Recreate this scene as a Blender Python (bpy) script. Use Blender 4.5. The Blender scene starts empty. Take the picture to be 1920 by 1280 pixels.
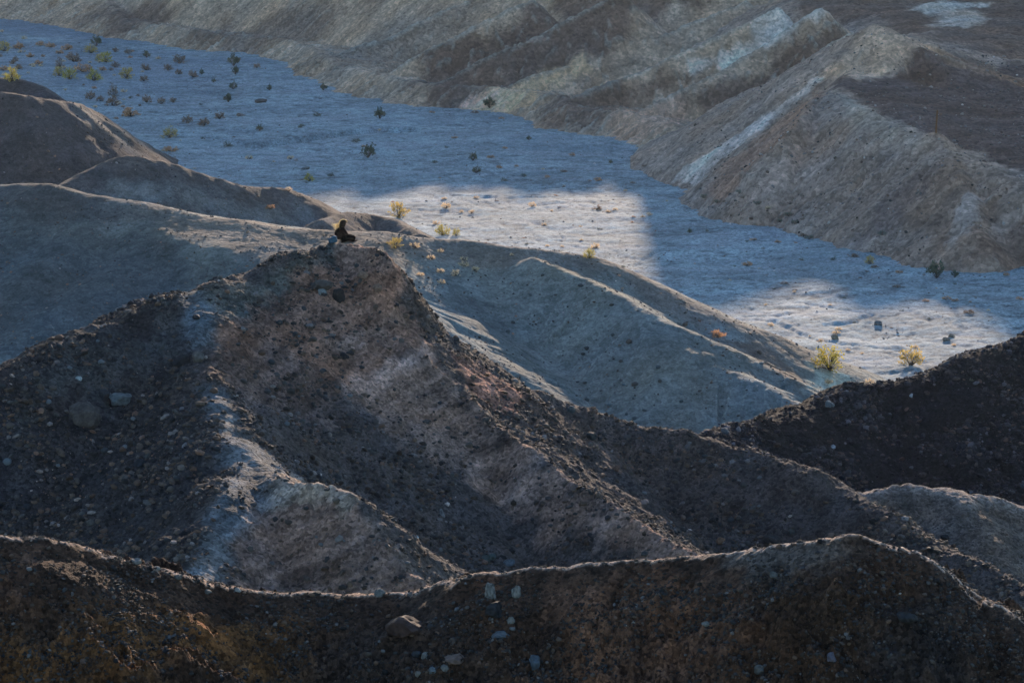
import bpy, math, random
import numpy as np
from mathutils import Vector, Matrix
R = math.radians
random.seed(7); rng = np.random.default_rng(11)
SC = bpy.context.scene

# ---------------------------------------------------------------- camera, sky, sun, exposure
F, PITCH, CH = 5444.0, R(11.0), 28.0           # focal length in px of a 1920 px wide frame, downward tilt, eye height over the wash
cam = bpy.data.cameras.new('camera'); cam_o = bpy.data.objects.new('camera', cam); SC.collection.objects.link(cam_o)
cam_o.location = (0, 0, CH); cam_o.rotation_euler = (R(90) - PITCH, 0, 0)
cam.sensor_width = 36; cam.lens = F / 1920 * 36; cam.clip_start = .5; cam.clip_end = 3000
SC.camera = cam_o
SUN_EL, SUN_AZ = R(13.0), math.atan(.1)         # azimuth measured from +Y towards +X
W = bpy.data.worlds.new('World'); SC.world = W; W.use_nodes = True
nt = W.node_tree; sky = nt.nodes.new('ShaderNodeTexSky'); sky.sky_type = 'NISHITA'; sky.sun_disc = False
sky.sun_elevation = SUN_EL; sky.sun_rotation = SUN_AZ; sky.altitude = 200; sky.air_density = 1.0; sky.dust_density = .6; sky.ozone_density = 1.5
tint = nt.nodes.new('ShaderNodeVectorMath'); tint.operation = 'MULTIPLY'; tint.inputs[1].default_value = (.83, 1.06, 1.23)
nt.links.new(sky.outputs[0], tint.inputs[0]); nt.links.new(tint.outputs[0], nt.nodes['Background'].inputs[0]); nt.nodes['Background'].inputs[1].default_value = .13
sl = bpy.data.lights.new('sun', 'SUN'); sl.energy = 4.2; sl.angle = R(.75); sl.color = (1, .77, .57)
so = bpy.data.objects.new('sun', sl); SC.collection.objects.link(so)
sd = Vector((math.sin(SUN_AZ) * math.cos(SUN_EL), math.cos(SUN_AZ) * math.cos(SUN_EL), math.sin(SUN_EL)))
so.rotation_euler = sd.to_track_quat('Z', 'Y').to_euler()
SC.view_settings.view_transform = 'Standard'; SC.view_settings.look = 'None'; SC.view_settings.gamma = 1
SC.view_settings.exposure = .92
SC.cycles.max_bounces = 6; SC.cycles.volume_bounces = 1

# ---------------------------------------------------------------- noise
_p = np.random.default_rng(3).permutation(256).astype(np.int32); PERM = np.concatenate([_p, _p])
_a = np.random.default_rng(4).random(256) * 2 * np.pi; GX = np.cos(_a).astype(np.float32); GY = np.sin(_a).astype(np.float32)
def pn(x, y, seed=0):
    x = np.asarray(x, np.float32) + np.float32(seed * 17.31); y = np.asarray(y, np.float32) + np.float32(seed * 9.77)
    xf = np.floor(x); yf = np.floor(y); xi = xf.astype(np.int32) & 255; yi = yf.astype(np.int32) & 255
    x = x - xf; y = y - yf; u = x * x * x * (x * (x * 6 - 15) + 10); v = y * y * y * (y * (y * 6 - 15) + 10)
    xj = (xi + 1) & 255; yj = (yi + 1) & 255
    def g(a, b, dx, dy):
        h = PERM[PERM[a] + b]; return GX[h] * dx + GY[h] * dy
    n0 = g(xi, yi, x, y); n1 = g(xj, yi, x - 1, y); n2 = g(xi, yj, x, y - 1); n3 = g(xj, yj, x - 1, y - 1)
    a = n0 + u * (n1 - n0); b = n2 + u * (n3 - n2); return (a + v * (b - a)) * 1.5
def fbm(x, y, o=4, g=.5, seed=0):
    s = 0; a = 1.
    for i in range(o):
        s = s + a * pn(x, y, seed + i); a *= g; x = x * 2.03 + .7; y = y * 2.03 - .4
    return s
def ridged(x, y, o=3, g=.5, seed=0):
    s = 0; a = 1.
    for i in range(o):
        s = s + a * (1 - 2 * np.abs(pn(x, y, seed + i))); a *= g; x = x * 2.1; y = y * 2.1
    return s
def sst(a, b, x):
    t = np.clip((x - a) / (b - a), 0, 1); return t * t * (3 - 2 * t)

# ---------------------------------------------------------------- from a sight line to a place
CP, SP = math.cos(PITCH), math.sin(PITCH)
def ray(u, v):
    a = (u - 960) / F; b = -(v - 640) / F
    return a, CP + b * SP, -SP + b * CP
def P(u, v, D):                      # point at ground distance D
    a, y, z = ray(u, v); k = D / y; return (a * k, D, CH + z * k)
def G(u, v):                         # point on the wash floor
    a, y, z = ray(u, v); k = -CH / z; return (a * k, y * k, 0.)
def spur(base, *uv, d=(.9, .43)):    # a spur that climbs from the wash along direction d
    b = G(*base); out = [(b[0], b[1], -.3)]
    for (u, v) in uv:
        a, y, z = ray(u, v); m = a / y
        k = (m * b[1] - b[0]) / (d[0] - m * d[1]); yy = b[1] + d[1] * k
        out.append((b[0] + d[0] * k, yy, CH + z / y * yy))
    return out
def smooth(pts, n=3):
    p = np.array(pts, float)
    if len(p) < 3: return p
    q = np.vstack([2 * p[0] - p[1], p, 2 * p[-1] - p[-2]]); out = []
    for i in range(1, len(q) - 2):
        for k in range(n):
            t = k / n; out.append(.5 * (2 * q[i] + (q[i+1] - q[i-1]) * t + (2*q[i-1] - 5*q[i] + 4*q[i+1] - q[i+2]) * t*t + (-q[i-1] + 3*q[i] - 3*q[i+1] + q[i+2]) * t**3))
    out.append(p[-1]); return np.array(out)

def foot(uv, off, z):                # a point on the toe of the range, a little inside its foot
    b = G(*uv); return (b[0] + .9 * off, b[1] + .43 * off, z)
class Rd:                            # a crest line with its own slopes on either side of its direction
    def __init__(s, pts, left, right, r=.4, rill=0, lam=2., rd=2., n=3):
        s.p = smooth(pts, n).astype(np.float32); s.l = left; s.rt = right; s.r = r; s.rill = rill; s.lam = lam; s.rd = rd
    def ev(s, X, Y):
        best = np.full(X.shape, -1e9, np.float32); T = np.zeros_like(best); DD = np.zeros_like(best); acc = 0.
        m, df = (s.l + s.rt) / 2, (s.l - s.rt) / 2
        for a, b in zip(s.p[:-1], s.p[1:]):
            ab = b - a; L = math.hypot(ab[0], ab[1])
            if L < 1e-6: continue
            t = np.clip(((X - a[0]) * ab[0] + (Y - a[1]) * ab[1]) / (L * L), 0, 1)
            dx = X - a[0] - t * ab[0]; dy = Y - a[1] - t * ab[1]; d = np.sqrt(dx * dx + dy * dy)
            cr = (ab[0] * dy - ab[1] * dx) / L
            val = a[2] + t * ab[2] - (m + df * cr / (d + 1e-4)) * (np.sqrt(d * d + s.r * s.r) - s.r)
            k = val > best; best = np.where(k, val, best); T = np.where(k, acc + t * L, T); DD = np.where(k, d, DD); acc += L
        if s.rill:
            w = fbm(X * .25, Y * .25, 2, seed=5) * .6
            n = ridged(T / s.lam + w, DD / (s.lam * 5) + 3, 3, .55, seed=21)
            best = best - s.rill * (1 - n * .7) * np.clip(DD / s.rd, 0, 1)
        return best
class Mesa:                          # a table of ground with slopes all round
    def __init__(s, poly, slope, rill=0, lam=2.):
        s.p = np.array(poly, np.float32); s.s = slope; s.rill = rill; s.lam = lam
        A = np.c_[s.p[:, :2], np.ones(len(s.p))]; s.c = np.linalg.lstsq(A, s.p[:, 2], rcond=None)[0]
    def ev(s, X, Y):
        sdv, T = sdpoly(s.p[:, :2], X, Y); o = np.maximum(sdv, 0)
        z = s.c[0] * X + s.c[1] * Y + s.c[2] - s.s * (np.sqrt(o * o + .6) - .77)
        if s.rill: z = z - s.rill * (1 - .7 * ridged(T / s.lam + .4 * pn(X * .3, Y * .3), o / (s.lam * 5), 3, .55, seed=31)) * np.clip(o / 2.5, 0, 1)
        return z.astype(np.float32)
def sdpoly(p, X, Y):
    best = np.full(X.shape, 1e9, np.float32); ins = np.zeros(X.shape, bool); T = np.zeros_like(best); acc = 0.
    for a, b in zip(p, np.roll(p, -1, 0)):
        ab = b - a; L2 = float(ab @ ab) + 1e-9
        t = np.clip(((X - a[0]) * ab[0] + (Y - a[1]) * ab[1]) / L2, 0, 1)
        d = np.hypot(X - a[0] - t * ab[0], Y - a[1] - t * ab[1]); k = d < best
        best = np.where(k, d, best); T = np.where(k, acc + t * math.sqrt(L2), T); acc += math.sqrt(L2)
        c = ((a[1] > Y) != (b[1] > Y)) & (X < (b[0] - a[0]) * (Y - a[1]) / (b[1] - a[1] + 1e-9) + a[0]); ins ^= c
    return np.where(ins, -best, best), T

# ---------------------------------------------------------------- materials
def col(*c): return (c[0], c[1], c[2], 1)
def earth_mat(name, speck=12., speck_amt=.5, bump=.05, grain=40., rough=.95):
    m = bpy.data.materials.new(name); m.use_nodes = True; n = m.node_tree.nodes; l = m.node_tree.links
    b = n['Principled BSDF']; b.inputs['Roughness'].default_value = rough; b.inputs['Specular IOR Level'].default_value = .15
    at = n.new('ShaderNodeVertexColor'); at.layer_name = 'Col'
    tc = n.new('ShaderNodeTexCoord')
    vo = n.new('ShaderNodeTexVoronoi'); vo.inputs['Scale'].default_value = speck; vo.feature = 'F1'
    l.new(tc.outputs['Object'], vo.inputs['Vector'])
    no = n.new('ShaderNodeTexNoise'); no.inputs['Scale'].default_value = grain; no.inputs['Detail'].default_value = 6; no.inputs['Roughness'].default_value = .7
    l.new(tc.outputs['Object'], no.inputs['Vector'])
    n2 = n.new('ShaderNodeTexNoise'); n2.inputs['Scale'].default_value = grain * .08; n2.inputs['Detail'].default_value = 6; n2.inputs['Roughness'].default_value = .6
    l.new(tc.outputs['Object'], n2.inputs['Vector'])
    sep = n.new('ShaderNodeSeparateColor'); l.new(vo.outputs['Color'], sep.inputs[0])
    r1 = n.new('ShaderNodeMapRange'); r1.inputs[1].default_value = 0; r1.inputs[2].default_value = 1; r1.inputs[3].default_value = 1 - speck_amt; r1.inputs[4].default_value = 1 + speck_amt
    l.new(sep.outputs[0], r1.inputs[0])
    r2 = n.new('ShaderNodeMapRange'); r2.inputs[1].default_value = .3; r2.inputs[2].default_value = .7; r2.inputs[3].default_value = .6; r2.inputs[4].default_value = 1.4
    l.new(no.outputs[0], r2.inputs[0])
    r3 = n.new('ShaderNodeMapRange'); r3.inputs[1].default_value = .3; r3.inputs[2].default_value = .7; r3.inputs[3].default_value = .78; r3.inputs[4].default_value = 1.22
    l.new(n2.outputs[0], r3.inputs[0])
    m1 = n.new('ShaderNodeMath'); m1.operation = 'MULTIPLY'; l.new(r1.outputs[0], m1.inputs[0]); l.new(r2.outputs[0], m1.inputs[1])
    m2 = n.new('ShaderNodeMath'); m2.operation = 'MULTIPLY'; l.new(m1.outputs[0], m2.inputs[0]); l.new(r3.outputs[0], m2.inputs[1])
    vm = n.new('ShaderNodeVectorMath'); vm.operation = 'SCALE'; l.new(at.outputs[0], vm.inputs[0]); l.new(m2.outputs[0], vm.inputs['Scale'])
    l.new(vm.outputs[0], b.inputs['Base Color'])
    ad = n.new('ShaderNodeMath'); ad.operation = 'SUBTRACT'; l.new(no.outputs[0], ad.inputs[0]); l.new(vo.outputs['Distance'], ad.inputs[1])
    bp = n.new('ShaderNodeBump'); bp.inputs['Strength'].default_value = .8; bp.inputs['Distance'].default_value = bump
    l.new(ad.outputs[0], bp.inputs['Height']); l.new(bp.outputs[0], b.inputs['Normal'])
    return m
def flat_mat(name, c, rough=.8, var=.3, scale=8., trans=0., vcol=False):
    m = bpy.data.materials.new(name); m.use_nodes = True; n = m.node_tree.nodes; l = m.node_tree.links
    b = n['Principled BSDF']; b.inputs['Roughness'].default_value = rough; b.inputs['Specular IOR Level'].default_value = .2
    tc = n.new('ShaderNodeTexCoord'); no = n.new('ShaderNodeTexNoise'); no.inputs['Scale'].default_value = scale; no.inputs['Detail'].default_value = 5
    l.new(tc.outputs['Object'], no.inputs['Vector'])
    r = n.new('ShaderNodeMapRange'); r.inputs[1].default_value = .3; r.inputs[2].default_value = .7; r.inputs[3].default_value = 1 - var; r.inputs[4].default_value = 1 + var
    l.new(no.outputs[0], r.inputs[0])
    vm = n.new('ShaderNodeVectorMath'); vm.operation = 'SCALE'; l.new(r.outputs[0], vm.inputs['Scale'])
    if vcol:
        at = n.new('ShaderNodeVertexColor'); at.layer_name = 'Col'; l.new(at.outputs[0], vm.inputs[0])
    else: vm.inputs[0].default_value = c
    l.new(vm.outputs[0], b.inputs['Base Color'])
    if trans:
        t = n.new('ShaderNodeBsdfTranslucent'); l.new(vm.outputs[0], t.inputs[0]); mx = n.new('ShaderNodeMixShader'); mx.inputs[0].default_value = trans
        l.new(b.outputs[0], mx.inputs[1]); l.new(t.outputs[0], mx.inputs[2]); l.new(mx.outputs[0], n['Material Output'].inputs[0])
    return m

# ---------------------------------------------------------------- mesh helpers
def tag(o, label=None, cat=None, group=None, kind=None):
    if label: o['label'] = label
    if cat: o['category'] = cat
    if group: o['group'] = group
    if kind: o['kind'] = kind
    return o
def mesh_np(name, V, Fq, mat, C=None, parent=None, smoothf=True, nv=4):
    me = bpy.data.meshes.new(name); V = np.asarray(V, np.float32); Fq = np.asarray(Fq, np.int32)
    me.vertices.add(len(V)); me.vertices.foreach_set('co', V.ravel())
    me.loops.add(Fq.size); me.loops.foreach_set('vertex_index', Fq.ravel())
    me.polygons.add(len(Fq)); me.polygons.foreach_set('loop_start', np.arange(0, Fq.size, nv, dtype=np.int32))
    if C is not None:
        a = me.color_attributes.new('Col', 'FLOAT_COLOR', 'POINT'); a.data.foreach_set('color', np.c_[C, np.ones(len(C))].astype(np.float32).ravel())
    me.update(calc_edges=True)
    me.polygons.foreach_set('use_smooth', np.full(len(Fq), smoothf))
    if mat: me.materials.append(mat)
    o = bpy.data.objects.new(name, me); SC.collection.objects.link(o)
    if parent: o.parent = parent
    return o

# ---------------------------------------------------------------- the ground: each hill is a height field of its own
FIELDS = []
class Field:
    def __init__(s, name, label, prims, u0, u1, du, y0, y1, ny, zmin=-1.2, k=.15):
        s.name, s.label = name, label
        s.m = np.arange(u0 - 960, u1 - 960, du, dtype=np.float32) / F / .985
        s.y0, s.y1, s.ny = y0, y1, ny; s.y = (y0 * (y1 / y0) ** (np.arange(ny) / (ny - 1))).astype(np.float32)
        s.nm = len(s.m)
        cm = s.m[::2]; cy = s.y[::2]; Y, M = np.meshgrid(cy, cm, indexing='ij'); X = M * Y
        h = None
        for p in prims:
            e = p.ev(X, Y)
            if h is None: h = e
            else:                        # a soft maximum
                d = np.clip(.5 + .5 * (e - h) / k, 0, 1); h = h + (e - h) * d + k * d * (1 - d)
        jj = np.minimum(np.arange(s.ny) / 2, len(cy) - 1); ii = np.minimum(np.arange(s.nm) / 2, len(cm) - 1)
        j0 = np.floor(jj).astype(int); j1 = np.minimum(j0 + 1, len(cy) - 1); i0 = np.floor(ii).astype(int); i1 = np.minimum(i0 + 1, len(cm) - 1)
        fj = (jj - j0)[:, None]; fi = (ii - i0)[None, :]
        s.H = ((h[j0][:, i0] * (1 - fi) + h[j0][:, i1] * fi) * (1 - fj) + (h[j1][:, i0] * (1 - fi) + h[j1][:, i1] * fi) * fj).astype(np.float32)
        s.Y, M = np.meshgrid(s.y, s.m, indexing='ij'); s.X = M * s.Y; s.zmin = zmin
        FIELDS.append(s)
    def at(s, x, y):
        x = np.asarray(x, float); y = np.asarray(y, float)
        i = (x / y - s.m[0]) / (s.m[1] - s.m[0]); j = np.log(y / s.y0) / math.log(s.y1 / s.y0) * (s.ny - 1)
        ok = (i >= 0) & (i < s.nm - 1) & (j >= 0) & (j < s.ny - 1)
        i = np.clip(i, 0, s.nm - 1.001); j = np.clip(j, 0, s.ny - 1.001); i0 = i.astype(int); j0 = j.astype(int); a = i - i0; b = j - j0
        h = (s.H[j0, i0] * (1 - a) + s.H[j0, i0 + 1] * a) * (1 - b) + (s.H[j0 + 1, i0] * (1 - a) + s.H[j0 + 1, i0 + 1] * a) * b
        return np.where(ok, h, -99.)
    def hit(s, u, v):
        a, y, z = ray(u, v); n = s.ny * 2; Yv = s.y0 * (s.y1 / s.y0) ** (np.arange(1, n - 1) / (n - 1)); h = s.at(a / y * Yv, Yv); zz = CH + z / y * Yv
        k = np.nonzero(h >= zz)[0]
        return None if len(k) == 0 else (a / y * Yv[k[0]], Yv[k[0]], float(h[k[0]]))
    def poly(s, pts):                    # traced outline -> outline on the ground (misses are laid on the crest distance)
        out = []
        for (u, v) in pts:
            h = s.hit(u, v)
            if h is None:
                for dv in range(6, 200, 6):
                    h = s.hit(u, v + dv)
                    if h: h = (h[0], h[1] + 1.5, h[2]); break
            if h: out.append(h)
        return np.array(out, np.float32)[:, :2]
    def paint(s, base):
        s.C = np.empty(s.H.shape + (3,), np.float32); s.C[:] = base
    def zone(s, pts, c, soft=.6, warp=.8, amt=1., freq=.5, seed=0):
        d, _ = sdpoly(s.poly(pts), s.X, s.Y)
        d = d + warp * fbm(s.X * freq, s.Y * freq, 4, .6, seed=seed + 40)
        w = (1 - sst(-soft, soft, d)) * amt; s.C += (np.array(c, np.float32) - s.C) * w[..., None]; return w
    def mixc(s, w, c): s.C += (np.array(c, np.float32) - s.C) * np.clip(w, 0, 1)[..., None]
    def build(s, mat):
        Z = np.maximum(s.H, s.zmin); V = np.stack([s.X, s.Y, Z], -1).reshape(-1, 3)
        keep = (s.H > s.zmin); q = keep[:-1, :-1] | keep[1:, :-1] | keep[:-1, 1:] | keep[1:, 1:]
        j, i = np.nonzero(q); a = j * s.nm + i; Fq = np.stack([a, a + 1, a + 1 + s.nm, a + s.nm], -1)
        used = np.zeros(len(V), bool); used[Fq.ravel()] = True; idx = np.cumsum(used) - 1
        o = mesh_np(s.name, V[used], idx[Fq], mat, s.C.reshape(-1, 3)[used] * 1.0)
        tag(o, s.label, 'ground' if 'wash' in s.name else 'hill', kind='structure'); return o
def hit(u, v, only=None):
    best = None
    for f in FIELDS:
        if only and f.name not in only: continue
        h = f.hit(u, v)
        if h and (best is None or h[1] < best[1]): best = h
    return best
def zat(x, y): return float(max(f.at(x, y) for f in FIELDS))

L = lambda *a: [P(*p) for p in a]
# foreground ridge
h1 = Field('foreground_ridge', 'dark stony brown ridge across the bottom with a thin sunlit rim along its crest', [
    Rd(L((-1000,900,35.5),(-600,925,36.2),(-200,970,37),(0,1003,37.5),(120,1022,37.8),(240,1052,38),(330,1072,38.2),(440,1102,38.4),(560,1110,38.5),(720,1113,38.5),(800,1100,38.4),(900,1078,38.2),(1000,1065,38),(1150,1054,37.7),(1300,1043,37.4),(1420,1028,37),(1520,1014,36.7),(1600,1008,36.5),(1660,1020,36.4),(1720,1040,36.3),(1745,1062,36.2),(1765,1090,36.2),(1830,1118,36),(1880,1150,35.8),(1900,1185,35.7),(1920,1205,35.6),(2100,1300,35),(2700,1560,33)), .75, .75, .22, .1, .7, .6),
    Rd(L((1600,1010,36.5),(1585,1080,36.0),(1600,1160,35.5),(1640,1300,34.6)), .9, .7, .3),
    Rd(L((1880,1150,35.8),(1840,1190,35.5),(1800,1300,34.8)), 1.0, 1.0, .2),
    Rd(L((60,1012,37.6),(120,1120,36.7),(160,1220,35.9),(200,1350,35)), .6, .6, .5),
    Rd(L((900,1080,38.1),(960,1180,37.2),(1040,1300,36.2)), .7, .7, .4)], -760, 2640, 1.7, 30, 44, 620, zmin=8, k=.12)
# the ridge the person sits on
h2 = Field('pinnacle_ridge', 'dark rubble ridge with a footpath and a reddish layered cliff rising to a pinnacle', [
    Rd(L((-620,900,68),(-260,800,72),(0,690,74.5),(100,645,76),(190,607,77.5),(250,588,78.4),(300,562,79.2),(360,543,80)), .7, .55, .5, .12, 1.6, 2),
    Rd(L((360,543,80),(430,522,81.5),(500,498,83),(560,472,84)), .9, .62, .45),
    Rd(L((560,472,84),(610,456,85),(640,452,85.2),(672,453,85.2)), 2.0, 1.5, .3),
    Rd(L((640,453,85),(706,462,84.7),(735,498,83.9),(744,545,83.4),(772,600,83),(800,640,83)), 1.5, 1.35, .15, .08, .8, .8),
    Rd(L((360,543,80),(385,600,78.3),(392,660,76.5),(388,730,74),(410,790,72),(450,850,70),(490,885,69)), .78, .45, .7, .1, 1.2, 1.5),
    Rd(L((490,885,69),(560,896,67.5),(620,915,66.8),(668,943,66),(700,985,65.5),(740,1045,64.5),(800,1102,63.5)), .8, .85, .18, .09, .8, .5),
    Rd(L((450,860,69.7),(412,930,67),(385,1000,65),(360,1075,63)), .8, .5, .5),
    Rd(L((800,640,83),(870,735,80.4),(940,800,78.4),(1000,850,77),(1050,892,75.6),(1110,925,74.4),(1170,962,73.2),(1250,1012,71.5),(1310,1050,70)), .6, .85, .12, .07, .9, .6),
    Rd(L((800,640,83),(850,668,83.6),(900,690,84),(960,716,84),(1060,752,84.2),(1160,785,84),(1260,808,83.6),(1340,825,83),(1440,850,82),(1500,872,81.2),(1560,902,80.4),(1620,940,79),(1760,1020,76.5),(1920,1105,73.5),(2150,1240,69),(2500,1400,63)), .7, .6, .3, .12, 1.5, 1.5),
    Rd(L((690,500,83.6),(700,600,82),(720,680,81.2),(760,780,79.5)), 1.1, .9, .3, .08, .8, .6)],
    -480, 2380, 1.8, 58, 98, 860, zmin=3, k=.12)
h3 = Field('pale_knoll', 'small pale brown knoll with a rim-lit crest under the dark slope at right', [
    Rd(L((1500,960,84),(1570,930,84),(1620,920,84),(1700,911,84),(1760,911,84),(1800,924,83.6),(1850,931,84),(1900,945,84),(1990,950,85),(2100,960,85),(2500,990,85)), .6, .62, .3, .15, 1.0, 1.),
    Rd(L((1770,912,84),(1810,960,82.6),(1860,1040,80.5)), .6, .6, .4)], 1480, 2420, 1.8, 74, 92, 360, zmin=2)
h4 = Field('dark_slope', 'near black gravel hillside rising to the right edge above the wash', [
    Rd(L((1240,870,90),(1340,823,93),(1380,802,95),(1500,762,98),(1560,737,99),(1600,726,99.6),(1660,720,100),(1740,711,100),(1800,682,101),(1920,632,103),(2150,560,106),(2550,450,112)), .6, .5, .6, .1, 1.5, 2.)],
    1180, 2420, 1.8, 82, 116, 500, zmin=2)
h5 = Field('smooth_hill', 'smooth grey green badland hill with soft gullies between the pinnacle and the wash', [
    Rd(L((-700,330,146),(-300,335,140),(0,345,136),(120,352,134),(300,393,132),(420,415,131),(560,430,130),(640,440,130),(740,441,130)), .5, .42, .6, .05, 3, 5),
    Rd(L((700,441,130),(740,441,130),(850,448,131),(950,460,131),(1080,480,131),(1140,495,131),(1230,532,130),(1290,566,129.6),(1350,594,129),(1450,628,129),(1530,662,129.5),(1570,690,130.4),(1600,718,131)), .5, .42, .4, .05, 3, 5),
    Rd(L((1000,482,129),(1090,526,127),(1180,566,124),(1240,600,122),(1340,640,121),(1440,690,120),(1520,742,118.4)), .5, .5, .35, .25, 2, 2.5),
    Rd(L((1262,640,120.2),(1300,668,119.3),(1340,690,118.6),(1400,716,117.6),(1440,738,117),(1500,756,116.5)), .5, .45, .8, .25, 2, 2.5),
    Rd(L((720,452,129),(748,510,126),(800,552,124.5),(880,602,122.5),(960,662,120)), .6, .5, .25, .2, 1.5, 2),
    Rd(L((700,520,122),(770,572,119.5),(870,640,117),(1000,722,114.5),(1100,792,112)), .5, .5, .35, .2, 1.5, 2),
    Mesa([P(240,380,132.6),P(300,395,132),P(420,416,131),P(560,431,130),P(700,441,129.5),P(700,500,125),P(600,508,124.5),P(490,492,125.5),P(330,447,128.5),P(250,405,131)], .42),
    Rd(L((150,430,130.5),(60,520,125.5),(-50,650,120)), .5, .45, 1.0, .12, 3, 3),
    Rd(L((290,465,128.5),(160,540,124.3),(20,650,118.8)), .5, .45, 1.0, .12, 3, 3),
    Rd(L((470,510,125.5),(380,580,121.8),(250,700,115.5)), .5, .45, 1.0, .12, 3, 3)],
    -460, 1760, 1.8, 97, 152, 720, zmin=-1, k=.3)
h6 = Field('clay_hill', 'low banked clay hill with a pale fluted face behind the left sunlit band', [
    Rd(L((130,345,170),(180,312,172),(240,291,173),(330,310,174),(440,345,175),(480,352,176),(530,352,177),(570,365,178),(610,385,179)), .6, .62, .35, .12, 2, 2),
    Rd(L((600,412,172),(650,400,176),(700,401,178),(740,412,176),(790,438,171)), .6, .6, .3, .2, 2, 1.5)],
    -160, 900, 1.8, 142, 196, 300, zmin=-1, k=.3)
h7 = Field('left_hill', 'broad shaded gravel hill running into the wash at the left edge', [
    Rd(L((-700,50,214),(-300,120,200),(-60,165,191),(0,172,190),(60,178,190),(150,198,194),(210,235,200),(260,262,207),(322,296,216)), .6, .8, .4, .4, 3, 3),
    Rd(L((60,180,190),(130,240,192),(200,280,199)), .7, .8, .5, .15, 2, 2),
    Rd(L((-600,60,236),(-200,110,222),(0,148,214),(60,158,212),(100,176,210)), .8, .7, .5)], -460, 640, 1.8, 150, 232, 300, zmin=-1, k=.3)
# the range beyond the wash; its high crest stands unseen above the picture, shaped to shade the wash
def crest(w, ye, yk):
    t = math.tan(SUN_EL); return (w + .1 * yk, yk, (yk - ye) * t)
K = [crest(-160, 280, 402), crest(-110, 272, 402), crest(-80, 269, 402), crest(-62, 262, 385), crest(-50, 190, 370), crest(-47, 216, 362), crest(-34, 205, 335), crest(-22, 201, 308), crest(-14, 200, 300), crest(-8.4, 197, 300), crest(-5, 180, 330), crest(90, 160, 330)]
_r = random.Random(5); _w = np.arange(-47, -9, 1.1); _ye = np.interp(_w, [-48, -40, -34, -22, -14, -8.4], [186, 189, 197, 201, 200, 196]); _yk = np.interp(_w, [-48, -34, -22, -14], [365, 335, 308, 300])
K = [p for p in K if not -48 < p[0] - .1 * p[1] < -9] ; K = sorted(K + [crest(float(a), float(b) + _r.uniform(-6, 5), float(c)) for a, b, c in zip(_w, _ye, _yk)], key=lambda p: p[0] - .1 * p[1])
K2 = [crest(-7.4, 152, 300), crest(-4, 152, 300), crest(1, 160, 300), crest(3.3, 150, 300), crest(6, 153, 300), crest(8.3, 153, 300), crest(10.5, 146, 300), crest(14, 120, 300), crest(40, 118, 300), crest(90, 110, 300)]
kr = Rd(K, .8, .85, .4, n=1); kr3 = Rd([crest(-56, 165, 372), crest(-52, 172, 370), crest(-48, 170, 370), crest(-44.8, 174, 368)], 3., 2.6, .2, n=1); kr2 = Rd(K2, 3., 2.6, .2, n=1)  # all out of view; the two steep walls are added to cast shadow edges
h8 = Field('wash_side_range', 'long badland range with dark and pale diagonal spurs above the far side of the wash', [
    kr, kr2, kr3,
    Rd([foot(q, 2.6, 1.7) for q in ((60,36),(140,44),(235,74),(320,86),(400,96),(480,104),(540,120),(560,142),(650,175),(750,196),(865,204),(1000,218),(1010,238),(1140,258),(1240,288),(1300,330))], .1, .66, .4, .5, 1.5, 1.2, n=1),
    Rd([(G(u_, v_)[0], G(u_, v_)[1] + dy_, z_) for u_, v_, dy_, z_ in ((-250,34,24,12.), (-60,35,22,11.), (40,36,20,10.), (110,41,15,7.), (150,46,9,4.5), (235,72,3,1.5))], .4, .58, .5, .5, 3, 3),
    Rd(spur((235, 74), (400, 38), (560, 0), (640, -25)), .55, .7, .5, .8, 3, 3),
    Rd(spur((470, 104), (600, 55), (720, 5), (800, -25)), .55, .7, .5, .8, 3, 3),
    Rd(spur((556, 136), (640, 100), (750, 55), (880, 0), (960, -25)), .65, .9, .1, .6, 3, 3),
    Rd(spur((660, 178), (800, 95), (900, 45), (1000, 0)), .65, .9, .1, .6, 3, 3),
    Rd(spur((760, 198), (870, 128), (1000, 70), (1130, 5), (1170, -15)), .65, .9, .1, .6, 3, 3),
    Rd(spur((865, 203), (960, 160), (1030, 128), (1090, 114), (1180, 92), (1290, 45), (1400, 0)), .65, 1.0, .08, .4, 2.4, 2),
    Rd(spur((1003, 232), (1040, 200), (1120, 160), (1300, 88), (1460, 12)), .65, 1.0, .08, .5, 2.4, 2),
    Rd(spur((1140, 258), (1190, 215), (1260, 180), (1400, 105), (1490, 45), (1540, 12)), .65, 1.0, .08, .5, 2.4, 2),
    Rd(spur((1240, 288), (1320, 235), (1440, 165), (1530, 100), (1600, 55)), .65, 1.0, .08, .5, 2.4, 2)],
    -460, 2400, 1.8, 205, 415, 1150, zmin=-1, k=.08)
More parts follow.
